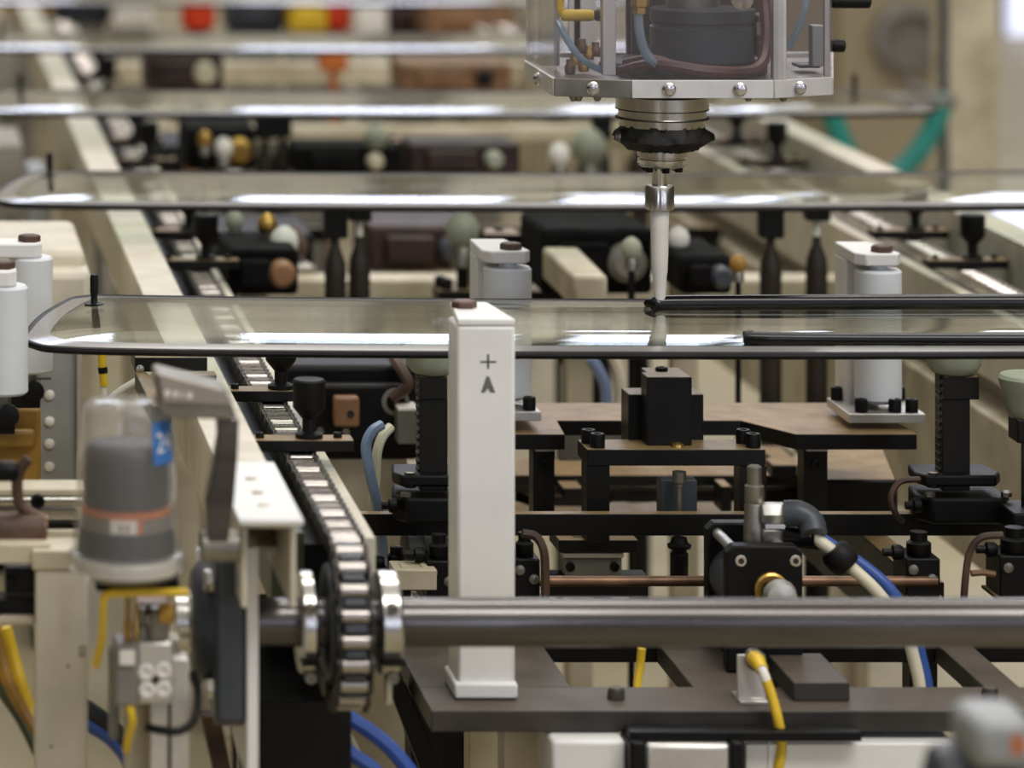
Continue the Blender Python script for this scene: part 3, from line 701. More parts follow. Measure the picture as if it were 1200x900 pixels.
# low frame carrying the tall white post
ZL = .654
r = thing('base_plate', 'dark iron base plate with rectangular openings below the drive shaft', 'base plate', (1.0, 4.2, 0), None)
zz = (wz(858, 4.15), ZL)
def bar(x0, x1, y0, y1, name='bar'): return MB().box(x0, x1, y0, y1, *zz).build(name, 'plate_iron', r, .0015)
bar(.604, 1.55, 4.15, 4.252, 'front_bar')
bar(.604, .778, 4.252, 4.45, 'side_bar'); bar(.915, .985, 4.252, 4.45, 'side_bar'); bar(1.245, 1.285, 4.252, 4.45, 'side_bar'); bar(1.42, 1.55, 4.252, 4.45, 'side_bar')
MB().box(.604, 1.55, 4.45, 4.56, *zz).build('rear_bar', 'black_matte', r, .0015)
MB().box(wx(930, 4.19), wx(996, 4.19), 4.19, 4.32, ZL, ZL+.021).build('stop_block', 'plate_iron', r, .0015)
for a in (722, 1160):
    MB().lathe((wx(a, 4.2), 4.2, ZL), [(.010, 0), (.0095, .010), (.007, .013)], 'Z', 8).build('bolt', 'plate_iron', r)
for X in (.70, 1.45):
    MB().box(X, X+.04, 4.25, 4.29, 0, zz[0]).build('leg', 'cream_worn', r, .002)
    MB().box(X, X+.04, 4.50, 4.54, 0, zz[0]).build('leg', 'cream_worn', r, .002)

# sensor bracket and yellow cable
Y = 4.19
r = thing('sensor', 'small sensor on a bright angle bracket with yellow plug', 'sensor', (wx(880, Y), Y, ZL), None)
MB().prism([(Y-.014, ZL), (Y+.03, ZL), (Y+.03, ZL+.004), (Y+.004, ZL+.004), (Y+.004, ZL+.052), (Y, ZL+.052), (Y-.002, ZL+.004), (Y-.014, ZL+.004)], 'X', wx(864, Y), wx(897, Y)).build('bracket', 'aluminium', r, .0008)
MB().lathe((wx(884, Y), Y+.006, wz(772, Y)), [(.011, 0), (.011, .010), (.0115, .012), (.0115, .016), (.009, .02)], 'Y-', 16).build('sensor_body', 'dull_steel', r)
pg = MB().tube([P(884, 772, Y-.012), P(888, 776, Y-.03), P(893, 785, Y-.042)], [.009]*7+[.0075]*20, 12).build('plug', 'yellow', r)
MB().tube([P(892, 783, Y-.041), P(896, 792, Y-.047), P(899, 801, Y-.05)], .0055, 10).build('clear_sleeve', 'label_white', r)
solo('yellow_cable', MB().tube([P(898, 798, Y-.05), P(905, 818, Y-.055), P(912, 845, Y-.06), P(916, 872, Y-.06), P(911, 905, Y-.06), P(895, 960, Y-.04)], .0056, 10), 'yellow',
     'yellow cable hanging from the sensor plug to the bottom edge', 'cable')
solo('yellow_cable', MB().tube([P(752, 760, 4.34), P(750, 782, 4.34), P(747, 808, 4.33), P(750, 850, 4.30), P(775, 862, 4.28), P(780, 900, 4.28)], .005, 8), 'yellow', 'short yellow cable seen through the base plate opening', 'cable')

# compact pneumatic cylinder with fittings
Y = 4.31
r = thing('pneumatic_cylinder', 'black square pneumatic cylinder with two front screws and brass ring', 'cylinder', (wx(897, Y), Y+.05, ZL), None)
def sq(Yp, a, b, c, d, dep, name): 
    X0, X1, Z0, Z1 = wx(a, Yp), wx(c, Yp), ZL+.002, wz(b, Yp); k = .008
    return MB().prism([(X0, Z0), (X1, Z0), (X1, Z1-k), (X1-k, Z1), (X0+k, Z1), (X0, Z1-k)], 'Y', Yp, Yp+dep).build(name, 'black_paint', r, .002)
fp = sq(Y, 852, 640, 941, 720, .022, 'front_plate'); sq(4.42, 829, 613, 922, 700, .022, 'rear_plate')
for a in (868, 932):
    MB().lathe((wx(a, Y), Y, wz(657, Y)), [(.0068, 0), (.0068, .002), (.0058, .003), (.0035, .003), (.003, .0008)], 'Y-', 20).build('front_screw', 'steel', fp)
    MB().cyl((wx(a, Y), Y-.0025, wz(657, Y)), .0036, .001, 'Y-', 6).build('screw_socket', 'ink', fp)
for a, b in ((868, 650), (926, 650)):
    MB().cyl((wx(a, Y)-.002, Y+.02, wz(b, Y)), .0062, .09, 'Y', 14).build('tie_rod', 'aluminium', r)
MB().cyl((wx(892, Y), Y+.02, wz(700, Y)), .036, .09, 'Y', 28).build('barrel', 'bearing_grey', r)
MB().lathe((wx(903, Y), Y, wz(690, Y)), [(.0195, 0), (.0195, .006), (.017, .008), (.013, .008), (.012, .002)], 'Y-', 32).build('gland_ring', 'brass', fp)
MB().lathe((wx(903, Y), Y, wz(692, Y)), [(.011, 0), (.011, .012), (.008, .016), (.004, .018)], 'Y-', 20).build('rod_end', 'dull_steel', fp)
MB().lathe((wx(914, 4.28), 4.285, wz(699, 4.28)), [(.012, 0), (.020, .004), (.017, .016), (.006, .02)], 'Y-', 14).build('lever', 'aluminium', fp)
ft = MB().lathe((wx(884, 4.38), 4.38, .803), [(.0125, -.012), (.0125, .008), (.0115, .010), (.0115, .030), (.0105, .032), (.0112, .034), (.0112, .052), (.0085, .054), (.0085, .074), (.006, .076)], 'Z', 24).build('fitting', 'dull_steel', r)
MB().lathe((wx(892, 4.37), 4.37, wz(601, 4.37)), [(.0115, 0), (.013, .002), (.013, .026), (.011, .028)], 'X', 6).build('hex_nut', 'aluminium', ft)
MB().box(wx(890, 4.38), wx(924, 4.38), 4.365, 4.395, wz(634, 4.38), wz(617, 4.38)).build('flow_body', 'dull_steel', ft, .003)
MB().tube([P(920, 602, 4.36), P(936, 602, 4.355), P(950, 611, 4.35), P(954, 626, 4.34)], .0155, 12).build('elbow', 'bearing_grey', ft)
MB().tube([P(922, 628, 4.37), P(940, 630, 4.36), P(958, 632, 4.35)], .0125, 12).build('elbow', 'black_paint', ft)
hosep = lambda o, dy: [P(950+o*.2, 626, 4.35+dy), P(972+o*.5, 643, 4.34+dy), P(1000+o, 667, 4.33+dy), P(1030+o, 696, 4.32+dy), P(1060+o*.6, 738, 4.32+dy), P(1071+o*.5, 772, 4.32+dy), P(1078+o*.5, 806, 4.32+dy), P(1080+o*.5, 850, 4.32+dy), P(1078+o*.5, 920, 4.32+dy)]
solo('white_hose', MB().tube(hosep(0, 0), .0072, 10), 'cream_hose', 'white air hose running down from the black pneumatic cylinder', 'hose')
solo('blue_hose', MB().tube(hosep(17, .012), .0072, 10), 'blue_hose', 'blue air hose running beside the white one from the cylinder', 'hose')
solo('hose_clip', MB().tube([P(975, 643, 4.338), P(979, 648, 4.337), P(991, 660, 4.334), P(995, 664, 4.333)], [.015, .0185, .0185, .015], 20, False), 'rubber', 'black ring clip holding the white and blue hoses', 'clip')

# copper tube across
solo('copper_rod', MB().tube([(wx(604, 4.5), 4.5, wz(681, 4.5)), (wx(1098, 4.5), 4.5, wz(681, 4.5))], .0062, 14, False), 'copper', 'long copper-coloured rod lying across just above the drive shaft', 'rod')
r = thing('guide_carriage', 'black and aluminium slide carriage under the black cross bar', 'carriage', (wx(700, 4.73), 4.75, .6), None)
MB().pbox(655, 633, 748, 648, 4.72, .07).build('plate', 'black_steel', r, .001)
MB().pbox(660, 648, 731, 654, 4.725, .06).build('slide', 'aluminium', r, .001)
bl = MB().pbox(662, 654, 729, 676, 4.73, .05).build('rail_block', 'grey_box', r, .002)
for a in (668, 720): MB().screw((wx(a, 4.73), 4.73, wz(664, 4.73)), .006, .005, 'Y-').build('screw', 'black_paint', bl)
MB().pbox(640, 676, 760, 700, 4.735, .04).build('foot_bar', 'black_paint', r, .001)
MB().pbox(672, 629, 690, 633, 4.735, .02).build('stop', 'rust_brown', r, .001)

# black solenoid valves under the bar
def valve(label, px, y0, y1, Y, w, m='black_paint'):
    X = wx(px, Y); s = F/Y
    r = thing('solenoid_valve', label, 'valve', (X, Y+.03, wz(y1, Y)), 'black valves under the bar')
    W = w/s; H = (y1-y0)/s; Z0 = wz(y1, Y)
    MB().box(X, X+W, Y, Y+.06, Z0, Z0+H*.62).build('body', m, r, .002)
    MB().lathe((X+W*.5, Y+.02, Z0+H*.62), [(W*.33, 0), (W*.36, .002), (W*.36, H*.2), (W*.25, H*.24), (W*.25, H*.38)], 'Z', 18).build('coil', m, r)
    MB().lathe((X, Y+.015, Z0+H*.68), [(.007, 0), (.009, .003), (.009, .012), (.005, .014), (.005, .024)], 'X-', 10).build('fitting', 'black_paint', r)
    MB().lathe((X+W*.2, Y, Z0+H*.45), [(.006, 0), (.006, .003), (.003, .004)], 'Y-', 12).build('port', 'dull_steel', r)
    MB().lathe((X+W*.75, Y, Z0+H*.3), [(.006, 0), (.006, .003), (.003, .004)], 'Y-', 12).build('port', 'dull_steel', r)
    MB().box(X-.004, X+W+.004, Y-.004, Y+.064, Z0-.004, Z0).build('mount', 'black_steel', r, .001)
    return r
valve('black valve left of the tall white post under the bar', 500, 630, 703, 4.5, 34)
valve('black valve just right of the tall white post', 603, 628, 700, 4.48, 30)
valve('small black valve with a stub fitting right of the blue hose', 1062, 627, 700, 4.5, 40)
valve('black valve cut by the right frame edge under the bar', 1172, 622, 700, 4.47, 46)
valve('small black valve beside the cream chain flange', 452, 645, 700, 4.62, 30)
solo('slotted_plate', MB().pbox(462, 668, 512, 692, 4.48, .05).pbox(470, 664, 478, 668, 4.49, .02).pbox(494, 664, 502, 668, 4.49, .02), 'cream_worn', 'small cream plate with slots between chain and white post', 'plate', None, .0015)
def ctube(label, pts, r_=.0045, m='rust_brown'): return solo('air_tube', MB().tube(pts, r_, 8), m, label, 'tube', 'bent tubes')
ctube('bent brown tube right of the tall white post', [P(612, 625, 4.47), P(628, 629, 4.47), P(637, 645, 4.46), P(639, 672, 4.46), P(639, 712, 4.46)], .0055)
ctube('bent brown tube beside the right-edge valve', [P(1175, 627, 4.45), P(1150, 630, 4.45), P(1137, 646, 4.45), P(1132, 672, 4.45), P(1129, 710, 4.45)])
ctube('short copper stub between the right valves', [P(1138, 672, 4.46), P(1152, 671, 4.46), P(1166, 673, 4.46)], .004, 'copper')
ctube('pale blue hose arching beside the left cup column', [P(447, 498, 4.75), P(436, 506, 4.74), P(429, 524, 4.73), P(434, 556, 4.72), P(444, 600, 4.72), P(450, 660, 4.74)], .0068, 'pale_blue_hose')
ctube('cream hose arching beside the pale blue hose', [P(458, 500, 4.77), P(448, 512, 4.76), P(442, 530, 4.75), P(440, 560, 4.75), P(436, 604, 4.75), P(438, 660, 4.76)], .0062, 'cream_hose')
ctube('blue hose hanging behind the nest left of the nozzle', [P(692, 420, 5.5), P(700, 432, 5.5), P(709, 452, 5.5), P(711, 478, 5.5), P(712, 520, 5.5)], .009, 'pale_blue_hose')
ctube('cream hose hanging behind the nest left of the nozzle', [P(716, 412, 5.5), P(724, 432, 5.5), P(728, 455, 5.5), P(727, 478, 5.5), P(727, 520, 5.5)], .0085, 'cream_hose')

# gearbox behind the chain
Y = 5.12
r = thing('gearbox', 'black gearbox with a square brown boss behind the {row} left chain', 'gearbox', (wx(400, Y), Y+.1, .72), 'gearboxes')
MB().box(wx(318, Y), wx(492, Y), Y, Y+.25, .735, wz(428, Y)).build('housing', 'black_paint', r, .008)
MB().box(wx(330, Y), wx(470, Y), Y-.03, Y, wz(516, Y), wz(446, Y)).build('cover', 'black_paint', r, .006)
b_ = MB().box(wx(389, Y-.03), wx(419, Y-.03), Y-.055, Y-.03, wz(492, Y), wz(457, Y)).build('boss', 'brown_box', r, .004)
MB().cyl((wx(405, Y), Y-.055, wz(476, Y)), .005, .003, 'Y-', 12).build('bolt', 'ink', b_)
MB().lathe((wx(460, Y), Y-.02, wz(466, Y)), [(.019, 0), (.019, .012), (.013, .014), (.012, .006)], 'Y-', 20).build('cable_gland', 'grey_box', r)
MB().tube([P(460, 466, Y-.04), P(478, 452, Y-.05), P(472, 436, Y-.04), P(462, 420, Y)], .008, 8).build('cable', 'rust_brown', r)
for a in (372, 402): MB().hexbolt((wx(a, Y), Y-.03, wz(500, Y)), .006, .005, 'Y-').build('bolt', 'dull_steel', r)
MB().box(wx(466, Y-.06), wx(498, Y-.06), Y-.065, Y-.02, wz(520, Y-.06), wz(480, Y-.06)).build('terminal_box', 'grey_box', r, .002)
MB().box(wx(466, Y-.06), wx(490, Y-.06), Y-.067, Y-.02, wz(481, Y-.06), wz(477, Y-.06)).build('box_lid', 'label_white', r, .001)
MB().box(wx(340, Y), wx(480, Y), Y+.02, Y+.2, .0, .735).build('pedestal', 'cream_worn', r, .003)
keep(r)
# ================================================================== foreground left: lubricator and its plumbing
Y = 3.76; s = F/Y; xc = wx(148, Y)
def L(prof): return [(a/s, wz(b, Y)) for a, b in prof]
r = thing('lubricator', 'translucent lubricator jar with dark cartridge, orange band and blue sticker', 'lubricator', (xc, Y, wz(668, Y)), None)
MB().lathe((xc, Y, 0), L([(63, 664), (63, 640), (54, 505), (52, 484), (49, 475), (43, 470), (20, 467), (4, 467)]), 'Z', 48).build('cover', 'milky_plastic', r)
MB().lathe((xc, Y, 0), L([(60, 672), (68, 668), (70, 662), (70, 652), (68, 648), (63, 645), (20, 645)]), 'Z', 48).build('base_ring', 'milky_plastic', r)
MB().lathe((xc, Y, 0), L([(61, 667), (61, 650)]), 'Z', 40).build('ring_core', 'label_white', r)
ca = MB().lathe((xc, Y, 0), L([(50, 588), (49, 530), (46, 522), (40, 518), (10, 516)]), 'Z', 40).build('cartridge', 'cartridge', r)
MB().lathe((xc, Y, 0), L([(52, 599), (51.5, 591)]), 'Z', 40).build('orange_band', 'orange', ca)
MB().lathe((xc, Y, 0), L([(52, 616), (52, 600)]), 'Z', 40).build('scale_band', 'grey_box', ca)
MB().lathe((xc, Y, 0), L([(58, 650), (57, 632), (55, 616)]), 'Z', 40).build('piston', 'cartridge_dark', ca)
def patch(rad_px, a0, a1, y0, y1, n=8):
    m = MB(); vs = []; rr = rad_px/s
    for k in range(n+1):
        a = math.radians(a0+(a1-a0)*k/n)
        for dr in (0, -.0008):
            for yy in (y0, y1): q = (rr+dr)*(1 + (0)); vs.append((xc+q*math.sin(a), Y-q*math.cos(a), wz(yy, Y)))
    fs = []
    for k in range(n):
        i = k*4; j = i+4; fs += [(i, j, j+1, i+1), (i+2, i+3, j+3, j+2), (i, i+2, j+2, j), (i+1, j+1, j+3, i+3)]
    fs += [(0, 1, 3, 2), (n*4, n*4+2, n*4+3, n*4+1)]
    return m.add(vs, fs)
patch(53, -24, 10, 599, 615).build('white_label', 'label_white', ca)
patch(53.6, -12, -9, 604, 612, 2).build('label_digit', 'ink', ca); patch(53.6, -4, -1, 604, 612, 2).build('label_digit', 'ink', ca)
patch(52.8, 11, 18, 600, 616, 2).build('orange_mark', 'orange', ca)
# blue sticker, on the tapering wall
def wall_r(y): return 54+(63-54)*(y-505)/(640-505) if y > 505 else 52+(54-52)*(y-484)/21
def on_wall(a_deg, y, lift): 
    q = (wall_r(y)+lift)/s; a = math.radians(a_deg); return (xc+q*math.sin(a), Y-q*math.cos(a), wz(y, Y))
def wall_patch(a0, a1, y0, y1, lift, th=.6, n=8, k=4):
    vs = []; fs = []
    for l in (lift, lift-th):
        for i in range(n+1):
            for j in range(k+1): vs.append(on_wall(a0+(a1-a0)*i/n, y0+(y1-y0)*j/k, l))
    o = (n+1)*(k+1)
    for i in range(n):
        for j in range(k):
            q = i*(k+1)+j; fs.append((q, q+1, q+k+2, q+k+1)); fs.append((o+q, o+q+k+1, o+q+k+2, o+q+1))
    return MB().add(vs, fs)
st = wall_patch(30, 72, 487, 536, 1.2).build('blue_sticker', 'blue_sticker', r)
def text_verts(body, size):
    cu = bpy.data.curves.new('lettering', 'FONT'); cu.body = body; cu.size = size; cu.resolution_u = 2
    ob = bpy.data.objects.new('lettering', cu); C.objects.link(ob); dg = bpy.context.evaluated_depsgraph_get()
    me = bpy.data.meshes.new_from_object(ob.evaluated_get(dg)); v = [tuple(x.co) for x in me.vertices]; f = [tuple(p.vertices) for p in me.polygons]
    bpy.data.objects.remove(ob); bpy.data.curves.remove(cu); bpy.data.meshes.remove(me); return v, f
v, f = text_verts('24', 30)
MB().add([on_wall(34+a*.95, 522-b*1.1, 1.9) for a, b, _ in v], f).build('lettering', 'label_white', st)
# clip over the jar
Yk = 3.72
cp = thing('bail_clip', 'sheet metal clip with dark strap hooked over the lubricator jar', 'clip', (wx(255, Yk), Yk, wz(640, Yk)), None)
def pp(pts, Yp): return [(wx(a, Yp), wz(b, Yp)) for a, b in pts]
MB().prism(pp([(182, 440), (186, 437), (262, 456), (268, 464), (276, 486), (268, 491), (205, 489), (190, 486), (184, 478), (187, 468), (184, 455)], Yk), 'Y', Yk-.004, Yk+.055).build('clip_plate', 'dull_steel', cp, .006)
MB().prism(pp([(186, 437), (262, 456), (270, 473), (190, 470)], Yk), 'Y', Yk-.007, Yk-.003).build('clip_face', 'clip_grey', cp, .001)
MB().prism(pp([(252, 488), (281, 493), (279, 540), (275, 590), (268, 640), (244, 640), (242, 590), (250, 555), (257, 515), (256, 498)], Yk), 'Y', Yk+.006, Yk+.036).build('strap', 'shaft_steel', cp, .002)
m = MB()
for a, b in ((193, 8), (203, 7), (212, 4), (219, 8)): m.pbox(a, 457+(a-193)*.12, a+b-1.5, 464+(a-193)*.12, Yk-.0075, .0006)
m.build('worn_print', 'label_white', cp)
MB().lathe(P(258, 640, Yk+.02), [(.012, -.02), (.016, -.018), (.016, .018), (.012, .02)], 'X', 16).build('pivot', 'dull_steel', cp)

# feed unit under the jar
r = thing('valve_block', 'grey feed block with four screws and brass fittings under the lubricator', 'valve block', (wx(170, 3.78), 3.78, .5), None)
Yv = 3.78
MB().pbox(112, 668, 210, 694, Yv-.03, .06).build('mount_plate', 'black_paint', r, .003)
MB().pbox(134, 756, 163, 829, Yv-.02, .05).build('body', 'grey_box', r, .004)
fb_ = MB().pbox(160, 752, 203, 826, Yv-.014, .05).build('front_body', 'aluminium', r, .004)
for a, b in ((170, 783), (190, 781), (171, 804), (190, 803)):
    MB().lathe((wx(a, Yv), Yv-.014, wz(b, Yv)), [(.0082, 0), (.0082, .003), (.0062, .004), (.0052, .004), (.005, .001)], 'Y-', 16).build('screw', 'label_white', fb_)
MB().cyl((wx(181, Yv), Yv-.014, wz(792, Yv)), .004, .002, 'Y-', 12).build('port_hole', 'ink', fb_)
MB().pbox(140, 763, 158, 780, Yv-.024, .01).build('name_plate', 'label_white', r, .001)
for a, b, c, rad, m in ((150, 700, 755, 5, 'amber'), (160, 706, 758, 4, 'brass'), (167, 712, 754, 7, 'dull_steel')):
    MB().lathe((wx(a, Yv), Yv, wz(c, Yv)), [(rad/1164, 0), (rad/1164, (c-b)/1164*.5), (rad*.7/1164, (c-b)/1164*.55), (rad*.7/1164, (c-b)/1164)], 'Z', 14).build('fitting', m, r)
MB().pbox(176, 715, 198, 752, Yv-.01, .04).build('upper_block', 'dull_steel', r, .003)
MB().pbox(160, 708, 200, 722, Yv+.01, .04).build('brass_tee', 'copper', r, .003)
MB().lathe(P(186, 718, Yv-.015), [(.009, 0), (.011, .003), (.011, .014), (.008, .016)], 'X', 6).build('brass_nut', 'brass', r)
for a, b, c in ((176, 197, 812), (200, 222, 772)):
    MB().pbox(a, c, b, 980, Yv+.004, .03).build('profile_strip', 'aluminium', r, .002)
MB().pbox(128, 760, 140, 868, Yv+.03, .02).build('side_strip', 'grey_box', r, .003)
MB().box(wx(150, Yv), wx(215, Yv), Yv+.034, Yv+.07, 0, wz(760, Yv)).build('stand', 'cream_worn', r, .002)
ctube('yellow cable looping from the lubricator base to the white post', [P(220, 694, 3.74), P(190, 694, 3.74), P(150, 695, 3.74), P(124, 698, 3.745), P(121, 720, 3.75), P(119, 750, 3.76), P(112, 780, 3.78)], .0042, 'yellow')
ctube('yellow wire stub below the grey feed block', [P(152, 828, 3.76), P(155, 845, 3.76), P(150, 866, 3.77), P(148, 880, 3.78)], .004, 'yellow')
ctube('black cable hooking below the grey feed block', [P(172, 852, 3.75), P(190, 856, 3.74), P(212, 856, 3.74), P(228, 842, 3.76), P(232, 812, 3.8), P(226, 790, 3.84)], .0045, 'rubber')
ctube('thick blue hose pair behind the white post, upper', [P(84, 820, 4.1), P(105, 832, 4.1), P(135, 856, 4.1), P(160, 890, 4.1), P(170, 930, 4.1)], .009, 'navy')
ctube('thick blue hose behind the white post, lower', [P(84, 838, 4.1), P(105, 850, 4.1), P(130, 866, 4.1), P(150, 892, 4.1), P(158, 930, 4.1)], .008, 'blue_hose')

# white machine post bottom left, with its cross beam
Yp = 3.9
r = thing('machine_post', 'cream square machine post at bottom left with small black markings', 'post', (wx(72, Yp), Yp+.03, 0), None)
MB().box(wx(42, Yp), wx(103, Yp), Yp, Yp+.055, 0, wz(668, Yp)).build('post', 'cream', r, .003)
MB().box(wx(42, Yp)-.004, wx(106, Yp), Yp-.002, Yp+.06, wz(668, Yp), wz(645, Yp)).build('cap', 'cream_worn', r, .002)
MB().box(-.25, wx(60, Yp), Yp+.01, Yp+.05, wz(664, Yp), wz(640, Yp)).build('cross_beam', 'cream_worn', r, .002)
MB().box(-.25, wx(42, Yp), Yp+.02, Yp+.045, wz(738, Yp), wz(728, Yp)).build('lower_rail', 'cream_worn', r, .002)
v, f = text_verts('02', 15)
MB().add([(wx(100-b*.75, Yp), Yp-.0008, wz(770-a*.95, Yp)) for a, b, _ in v], f).build('marking', 'ink', r)
for a, b in ((80, 781), (60, 875)):
    MB().cyl((wx(a, Yp), Yp+.0005, wz(b, Yp)), .0016, .001, 'Y-', 8).build('speck', 'ink', r)
# black sensors at left
for k, (a, b, c, d) in enumerate(((6, 666, 43, 696), (-10, 703, 43, 728))):
    q = MB().pbox(a, b, c, d, 3.93, .04); q.lathe((wx(a+6, 3.93), 3.93, wz((b+d)/2, 3.93)), [(.006, 0), (.006, .004), (.004, .005)], 'Y-', 12)
    solo('sensor_box', q, 'black_paint', ['small black sensor box left of the cream post, upper one', 'small black sensor box left of the cream post, lower one'][k], 'sensor', 'black sensor boxes', .002)
for k, (x0, m, rr) in enumerate(((6, 'yellow', .007), (-8, 'amber', .009), (-22, 'green_guide', .006))):
    ctube(['yellow cable drooping at the left frame edge', 'amber cable bundle at the bottom left corner', 'green cable at the bottom left corner'][k],
          [P(x0, 735, 4.05), P(x0+8, 765, 4.05), P(x0+18, 800, 4.04), P(x0+34+k*6, 842, 4.03), P(x0+70, 890, 4.0), P(x0+90, 930, 4.0)], rr, m)
# linear unit behind the post
r = thing('linear_actuator', 'horizontal steel linear unit behind the lubricator at left', 'actuator', (.05, 4.12, wz(640, 4.12)), None)
MB().box(-.2, wx(100, 4.12), 4.12, 4.17, wz(582, 4.12), wz(573, 4.12)).build('top_rail', 'cream_worn', r, .002)
MB().tube([(-.2, 4.125, wz(588, 4.12)), (wx(96, 4.12), 4.125, wz(588, 4.12))], .0065, 14, False).build('rod', 'steel', r)
MB().box(-.2, wx(96, 4.12), 4.13, 4.16, wz(613, 4.12), wz(599, 4.12)).build('body', 'cream_worn', r, .002)
MB().box(-.2, wx(94, 4.12), 4.125, 4.16, wz(620, 4.12), wz(613, 4.12)).build('seal_strip', 'black_paint', r, .001)
MB().box(-.2, wx(94, 4.12), 4.12, 4.16, wz(640, 4.12), wz(621, 4.12)).build('lower_rail', 'cream_worn', r, .002)
MB().screw((wx(44, 4.12), 4.12, wz(587, 4.12)), .008, .006, 'Y-').build('screw', 'black_paint', r)
# rusty bracket
Yr = 3.95
r = thing('pipe_hook', 'rusty brown pipe with upright hook at the left frame edge', 'pipe', (wx(15, Yr), Yr, wz(640, Yr)), None)
MB().lathe((wx(54, Yr), Yr, wz(622, Yr)), [(.012, 0), (.019, .002), (.019, .25)], 'X-', 24).build('pipe', 'rust_brown', r)
MB().lathe((wx(55, Yr), Yr, wz(622, Yr)), [(.017, 0), (.017, .006), (.012, .008)], 'X-', 20).build('end_ring', 'copper', r)
MB().tube([P(46, 606, Yr), P(30, 598, Yr), P(22, 588, Yr), P(20, 566, Yr), P(24, 550, Yr), P(33, 537, Yr)], .006, 8).build('hook', 'rust_brown', r)
MB().lathe(P(-6, 552, Yr), [(.009, 0), (.011, .003), (.011, .02), (.008, .024)], 'X', 12).build('knob', 'black_paint', r)
# panels behind
solo('amber_cover', MB().pbox(-30, 478, 48, 572, 4.9, .05).pbox(-30, 504, 42, 526, 4.885, .02), 'amber', 'amber plastic cover below the left rollers', 'cover', None, .006)
r = thing('rivet_panel', 'upright grey metal panel with a column of white rivets at left', 'panel', (wx(70, 5.0), 5.0, wz(600, 5.0)), None)
MB().pbox(46, 400, 92, 600, 5.0, .012).build('panel', 'grey_panel', r, .002); MB().pbox(90, 400, 96, 600, 4.99, .03).build('edge_strip', 'aluminium', r, .001)
for b in (463, 494, 520, 547): MB().lathe(P(58, b, 5.0), [(.007, 0), (.006, .003), (.002, .005)], 'Y-', 14).build('rivet', 'label_white', r)
MB().pbox(40, 438, 43, 452, 4.98, .02).pbox(42, 443, 60, 445, 4.98, .004).build('latch', 'ink', r)
r = thing('signal_cable', 'yellow sleeve with black band below the pane corner', 'cable', P(121, 470, 4.75), None)
MB().tube([P(119, 412, 4.75), P(120, 428, 4.75), P(122, 452, 4.75)], .0055, 10).build('sleeve', 'yellow', r); MB().tube([P(120, 430, 4.75), P(121, 437, 4.75)], .0062, 10, False).build('band', 'rubber', r)
MB().tube([P(121, 450, 4.75), P(124, 470, 4.75), (.30, 4.75, .90), (.352, 4.75, .93)], .004, 8).build('wire', 'label_white', r)
r = thing('side_bracket', 'black angle bracket left of the cream rail above the clip', 'bracket', P(200, 445, 4.52), None)
MB().pbox(158, 419, 243, 436, 4.52, .07).build('plate', 'black_steel', r, .001); MB().pbox(186, 440, 254, 446, 4.42, .03).build('strip', 'black_steel', r, .001)
MB().prism([(wx(158, 4.52), 4.52), (wx(172, 4.52), 4.52), (wx(195, 4.38), 4.30), (wx(172, 4.38), 4.30)], 'Z', wz(436, 4.52)-.02, wz(436, 4.52)).build('arm', 'black_steel', r, .001)
MB().lathe((wx(165, 4.5), 4.52, wz(432, 4.52)), [(.005, 0), (.005, .003), (.003, .004)], 'Y-', 12).build('screw', 'steel', r)
# cream box structure left of the rail (feeds the rollers)
solo('cream_housing', MB().pbox(-40, 292, 100, 322, 5.35, .3).pbox(-40, 318, 108, 420, 5.30, .35), 'cream', 'cream sheet metal housing behind the left rollers', 'housing', None, .012)

# lower clutter under the sprocket
solo('drip_guard', MB().prism([(4.02, .45), (4.25, .45), (4.25, .76), (4.10, .76), (4.02, .70)], 'X', .40, .50), 'black_paint', 'black sheet guard below the sprocket', 'guard', None, .003)
for k, (a, b, c, d, Yq, m) in enumerate(((236, 840, 262, 960, 4.0, 'rust_brown'), (300, 850, 332, 980, 4.05, 'rust_brown'))):
    solo('strut', MB().prism([(wx(a, Yq), wz(b, Yq)), (wx(a+22, Yq), wz(b, Yq)), (wx(c+22, Yq), wz(d, Yq)), (wx(c, Yq), wz(d, Yq))], 'Y', Yq, Yq+.03), m, ['brown diagonal strut under the dark bearing', 'brown diagonal strut under the sprocket'][k], 'strut', None, .002)
ctube('blue hose sloping down right of the sprocket', [P(385, 826, 4.1), P(410, 842, 4.1), P(440, 862, 4.1), P(465, 885, 4.1), P(500, 930, 4.1)], .0085, 'blue_hose')
ctube('blue hose at the bottom edge below the sprocket', [P(392, 868, 4.08), P(415, 886, 4.08), P(440, 904, 4.08), P(480, 950, 4.08)], .008, 'blue_hose')
ctube('cream wire beside the blue hoses below the sprocket', [P(398, 848, 4.12), P(408, 862, 4.12), P(420, 885, 4.12)], .004, 'cream_hose')
solo('dark_strut', MB().prism([(wx(446, 4.3), wz(780, 4.3)), (wx(466, 4.3), wz(780, 4.3)), (wx(545, 4.3), wz(960, 4.3)), (wx(515, 4.3), wz(960, 4.3))], 'Y', 4.3, 4.34), 'black_paint', 'dark diagonal strut left of the base plate', 'strut', None, .002)
